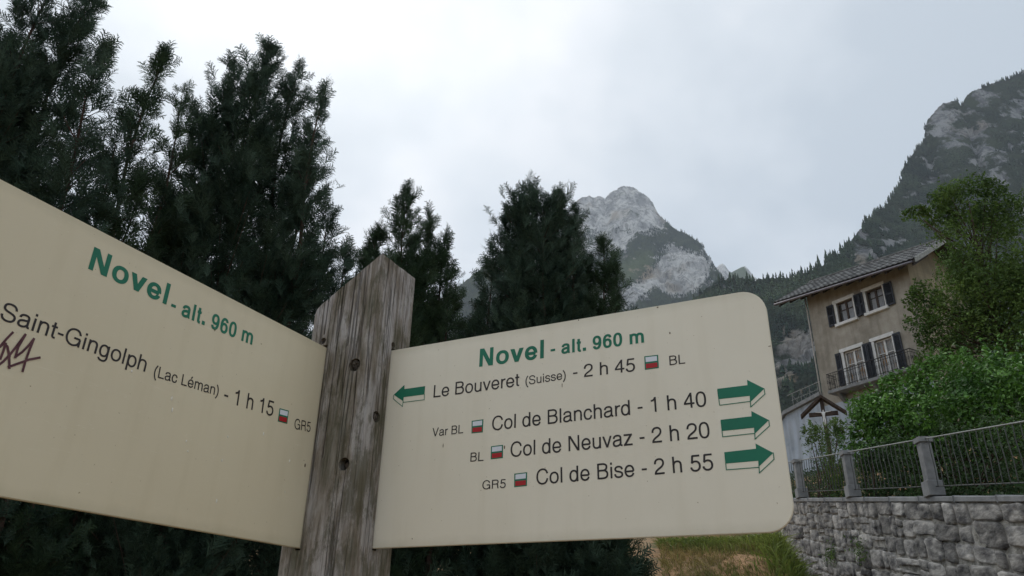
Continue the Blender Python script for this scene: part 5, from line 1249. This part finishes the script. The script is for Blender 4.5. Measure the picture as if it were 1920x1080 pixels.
def plant(name, label, cat, lobes_px, D, per, size, seed, m, group=None, trunk=None, asp=.5, sub=5, stems=True):
    """lobes_px: (px, py, rx px, ry px, relative depth)"""
    c0 = at(lobes_px[0][0], lobes_px[0][1], D); gz = float(ground_z(c0[0], c0[1])); root = empty(name, (c0[0], c0[1], gz)); tag(root, label, cat, group)
    r_ = np.random.default_rng(seed); lob = []; off = np.array([c0[0], c0[1], gz])
    for (x, y, rx, ry, dd) in lobes_px:
        c = at(x, y, D+dd); dist = np.linalg.norm(c-O); Rx = rx/F*dist; Ry = ry/F*dist
        lob.append((c-off, (Rx*.8, Rx*.8, Ry*.8)))
        for k in range(sub):
            u = unit(r_.normal(size=3)); s_ = r_.uniform(.18, .48); lob.append((c-off+u*np.array([Rx, Rx, Ry])*r_.uniform(.68, .86), (Rx*s_, Rx*s_, Ry*s_)))
    V = lobes_foliage(lob, per, size, seed, asp=asp)
    # stray shoots that break the outline
    SP = []; SN = []; SS = []
    for (c, rd) in lob:
        for k in range(5):
            u = unit(r_.normal(size=3)+np.array([0, 0, .6])); rd_ = np.array(rd); L_s = r_.uniform(.25, .6)*min(1.0, rd_.mean()*1.4); dv = unit(u+r_.normal(size=3)*.35+np.array([0, 0, .3]))
            tt = np.linspace(.1, 1, 9)[:, None]; SP.append(np.array(c)+u*rd_*.95+dv*L_s*tt+r_.normal(size=(9, 3))*.02); SN.append(r_.normal(size=(9, 3))+np.array([0, 0, .4])); SS.append(r_.uniform(size[0], size[1], 9)*.9)
    V = np.concatenate([V, leaf_quads(np.concatenate(SP), np.concatenate(SN), np.concatenate(SS), seed+1, asp)])
    Vl = V.reshape(-1, 6, 3); cw = Vl.mean(1)+off; ok_ = ~((wall_n(cw[:, 0], cw[:, 1]) < .36) & (wall_s(cw[:, 0], cw[:, 1]) < 20)); V = Vl[ok_].reshape(-1, 3)
    trimesh('crown' if trunk else 'foliage', V, m, root)
    mb = MB()
    if trunk:
        ztop = max(c[2] for c, rd in lob)*.88
        mb.tube([(0, 0, -.3), (.1, 0, ztop*.3), (-.1, .1, ztop*.6), (.05, 0, ztop)], .17, 8, .03)
        for (c, rd) in lob[::2]:
            c = np.array(c); z0 = max(1.5, c[2]*r_.uniform(.55, .8)); j = np.array([0, .05, z0]); mb.tube([tuple(j), tuple(j*.45+c*.5+np.array([0, 0, c[2]*.05*.5])), tuple(j*.15+c*.85)], .035, 5, .008)
        mb.build('trunk', m_bark, root, smooth=True)
    elif stems:
        for (c, rd) in lob[::3]: mb.tube([(random.uniform(-.3, .3), random.uniform(-.3, .3), -.1), tuple(c)], .025, 5, .006)
        mb.build('stems', m_bark, root, smooth=True)
    return root
plant('laurel_bush', 'large bright green rounded bush behind the iron fence, below the balcony', 'bush', [(1760,785,110,70,0), (1655,800,48,60,.3), (1645,768,34,20,.2), (1700,738,44,34,.4), (1765,712,46,40,.1), (1850,706,60,48,-.4), (1930,700,70,60,-.6), (1880,800,110,80,-.6), (1630,835,35,40,.2), (1700,850,70,40,-.2), (1980,790,80,90,-.8)], 18.6, 105, (.06, .15), 31, m_bush, sub=13)
plant('ash_tree', 'tall loose green tree growing against the right side of the beige house', 'tree', [(1850,520,90,90,0), (1820,385,55,45,0), (1775,372,28,26,-.3), (1765,420,28,30,.3), (1872,410,45,45,.4), (1920,460,60,70,0), (1800,500,36,50,-.5), (1738,560,30,26,-.6), (1728,612,24,30,-.8), (1800,610,60,50,0), (1880,620,80,60,-.3), (1950,580,80,90,0), (1765,655,30,24,-.4), (1745,680,22,20,-.6), (1715,402,22,4,-.6), (1860,355,22,14,0)], 27.5, 84, (.08, .16), 47, m_tree, trunk=6.0, sub=8)
plant('shrub', 'dark low shrub behind the fence bars between the second and third pillars', 'bush', [(1650,880,60,48,0), (1700,880,50,55,-.5), (1610,880,40,50,.3), (1680,920,70,22,-.8)], 17.2, 130, (.05, .11), 53, m_undergrowth)
plant('shrub', 'dark shrub behind the fence bars right of the nearest concrete pillar', 'bush', [(1800,860,60,65,0), (1860,850,60,70,-.5), (1930,850,70,80,-1), (1850,905,110,26,-.8)], 14.8, 110, (.05, .10), 57, m_undergrowth)
plant('shrub', 'tangled yellowish weeds behind the farthest fence bay', 'bush', [(1540,885,40,44,0), (1575,880,30,50,0), (1510,890,26,40,.4), (1545,915,50,20,-.6)], 19.8, 120, (.06, .14), 59, m_weed, asp=.2)
plant('shrub', 'pale green leafy shrub at the foot of the crucifix', 'bush', [(1530,835,26,34,0), (1520,810,14,20,0), (1560,820,34,28,.4), (1585,830,26,26,.2), (1572,800,8,22,0)], 22.5, 60, (.06, .14), 61, m_weed, asp=.3)
# ------------------------------------------------------------------ grass on the bank and in the garden
def grass(name, n, region, h, seed, m, label, clump=.5):
    r_ = np.random.default_rng(seed); out = []
    azs, Ds = region(r_, n); X = np.sin(azs)*Ds; Y = np.cos(azs)*Ds
    keep = (fbm(np.stack([X*1.1, Y*1.1, X*0], 1), 3, seed=seed)+1)*.5+r_.random(len(X))*.35 > clump; X = X[keep]; Y = Y[keep]; n = len(X)
    Z = ground_z(X, Y)+.02; hh = r_.uniform(h[0], h[1], n)*(.6+.8*r_.random(n)); p = np.stack([X, Y, Z], 1)
    d = np.stack([r_.normal(size=n)*.35-.15, r_.normal(size=n)*.35, np.ones(n)], 1); d = unit(d); s_ = unit(np.cross(d, r_.normal(size=(n, 3))))*(hh*.025+.003)[:, None]
    mid = p+d*(hh*.55)[:, None]; tip = p+d*hh[:, None]; tip[:, 2] -= hh*.22; tip[:, :2] += d[:, :2]*(hh*.5)[:, None]
    V = np.stack([p-s_, p+s_, mid+s_*.7, p-s_, mid+s_*.7, mid-s_*.7, mid-s_*.7, mid+s_*.7, tip], 1).reshape(-1, 3)
    me = npmesh(name, V, np.arange(len(V)).reshape(-1, 3)); tag(link(name, me, m), label, 'grass', kind='stuff')
m_grass = leafmat('fresh_grass', (.075,.12,.022), (.19,.23,.05), .7, rough=.6, trans=.35)
m_dry = leafmat('dry_grass', (.15,.16,.045), (.30,.23,.09), 1.1, rough=.7, trans=.25)
grass('grass', 24000, lambda r_, n: (np.radians(r_.uniform(11, 23.5, n)), r_.uniform(8.5, 15, n)), (.04, .15), 5, m_dry, 'short dry yellowish grass over the earth bank below the right board', .48)
grass('grass', 11000, lambda r_, n: (np.radians(r_.normal(20.6, 1.2, n)), r_.normal(12.8, .8, n)), (.12, .34), 6, m_grass, 'long fresh green grass where the bank meets the stone wall', .40)
grass('grass', 7000, lambda r_, n: (np.radians(r_.uniform(11, 20, n)), r_.normal(13.0, .35, n)), (.08, .24), 8, m_grass, 'yellow green grass along the crest of the bank', .48)
def garden_cover():
    r_ = np.random.default_rng(71); n = 26000
    s_ = r_.uniform(-6, 24, n); q = .25+r_.random(n)**1.3*9
    X = WP[0]+WD[0]*s_+WN[0]*q; Y = WP[1]+WD[1]*s_+WN[1]*q
    Z = ground_z(X, Y)+r_.random(n)*.32*(1+.8*vnoise(np.stack([X*.8, Y*.8, X*0], 1), 4))
    V = leaf_quads(np.stack([X, Y, Z], 1), r_.normal(size=(n, 3))*.6+np.array([0, -.4, .6]), r_.uniform(.06, .16, n), 72, .4)
    tag(link('ground_cover', npmesh('ground_cover', V, np.arange(len(V)).reshape(-1, 3)), m_undergrowth), 'leafy ground cover filling the garden behind the iron fence', 'plants', kind='stuff')
garden_cover()
# weeds rooted in the wall
for (x, y, hh, lab) in [(1563, 1040, .3, 'mossy green weed tuft growing from the joints of the stone wall near its left end'), (1618, 1035, .26, 'bright green weed tuft growing from the middle of the stone wall')]:
    d = ray(x, y); nn = np.array([WN[0], WN[1], 0]); p0 = np.array([WP[0], WP[1], 0])-nn*.06; p = O+d*(np.dot(p0-O, nn)/np.dot(d, nn)); r_ = np.random.default_rng(int(x)); n = 160
    P_ = r_.normal(size=(n, 3))*np.array([.05, .16, .13]); P_[:, 0] = -np.abs(P_[:, 0])*1.6
    e_ = empty('weed_tuft', p); tag(e_, lab, 'weed'); V = leaf_quads(P_, r_.normal(size=(n, 3))*.5+np.array([-.7, 0, .5]), r_.uniform(.04, .10, n), int(x), .35); trimesh('foliage', V, m_weed, e_)
HAZE = 0.0001
# ------------------------------------------------------------------ woods on the slopes
print('woods')
wood('conifer_wood', 'mountain.002', 18000, 6, 12, lambda px, py, v, me: (v > .74) & (px > 1300) & (px < 2050) & (py > 60) & (py < 760), 'dense conifer wood covering the steep right-hand mountainside', 1)
wood('conifer_wood', 'mountain', 4200, 8, 14, lambda px, py, v, me: (v > .5) & (me < .25) & (px > 820) & (px < 1480) & (py < 640), 'band of conifers crossing the pale rock peak at half height', 2)
wood('conifer_wood', 'mountain', 1500, 6, 10, lambda px, py, v, me: (v > .20) & (v <= .5) & (px > 1060) & (px < 1480) & (py < 640) & (py > 420), 'scattered small conifers on the ledges of the pale rock peak', 3)
def skyline(key, x0, x1, n, h, lab):
    Pm, veg, px, py, mb, mea = MOUNT[key]; r_ = np.random.default_rng(17); first = {}
    xs = np.sort(r_.uniform(x0, x1, n))
    for x in xs:
        i = int(np.argmin(np.abs(px[:, mb]-x))); j = mb+int(r_.integers(0, 4)); k = int(r_.integers(0, 5)); p = Pm[i, j]
        if k not in first:
            V, Fc = TPL[k]; first[k] = npmesh('conifer', V, Fc); first[k].materials.append(m_conif)
        o = bpy.data.objects.new('conifer_tree', first[k]); C.objects.link(o); hh = h*r_.uniform(.65, 1.2); o.location = p-np.array([0, 0, 1.2]); o.scale = (hh*r_.uniform(.7, 1.0),)*2+(hh,); o.rotation_euler = (0, 0, r_.uniform(0, 6))
        tag(o, lab, 'tree', lab)
skyline('mountain.002', 1500, 1640, 14, 19, 'dark conifers on the skyline above the house roof')
skyline('mountain.002', 1345, 1500, 12, 12, 'small dark conifers on the low wooded saddle between the mountains')
skyline('mountain.002', 1640, 1735, 10, 13, 'conifers on the steep skyline below the right-hand cliff')
skyline('mountain', 1240, 1330, 9, 15, 'conifers on the right shoulder skyline of the pale peak')
# ------------------------------------------------------------------ air
hm = bpy.data.materials.new('haze_air'); hm.use_nodes = True; t = hm.node_tree; t.nodes.clear()
ho = t.nodes.new('ShaderNodeOutputMaterial'); pv = t.nodes.new('ShaderNodeVolumePrincipled'); pv.inputs['Color'].default_value = (.80, .88, 1.0, 1); pv.inputs['Density'].default_value = HAZE; pv.inputs['Anisotropy'].default_value = .0
t.links.new(pv.outputs[0], ho.inputs['Volume'])
mb = MB(); mb.box(-3400, 3400, -400, 4900, -8, 2350)
if HAZE: tag(mb.build('haze', hm), kind='stuff')
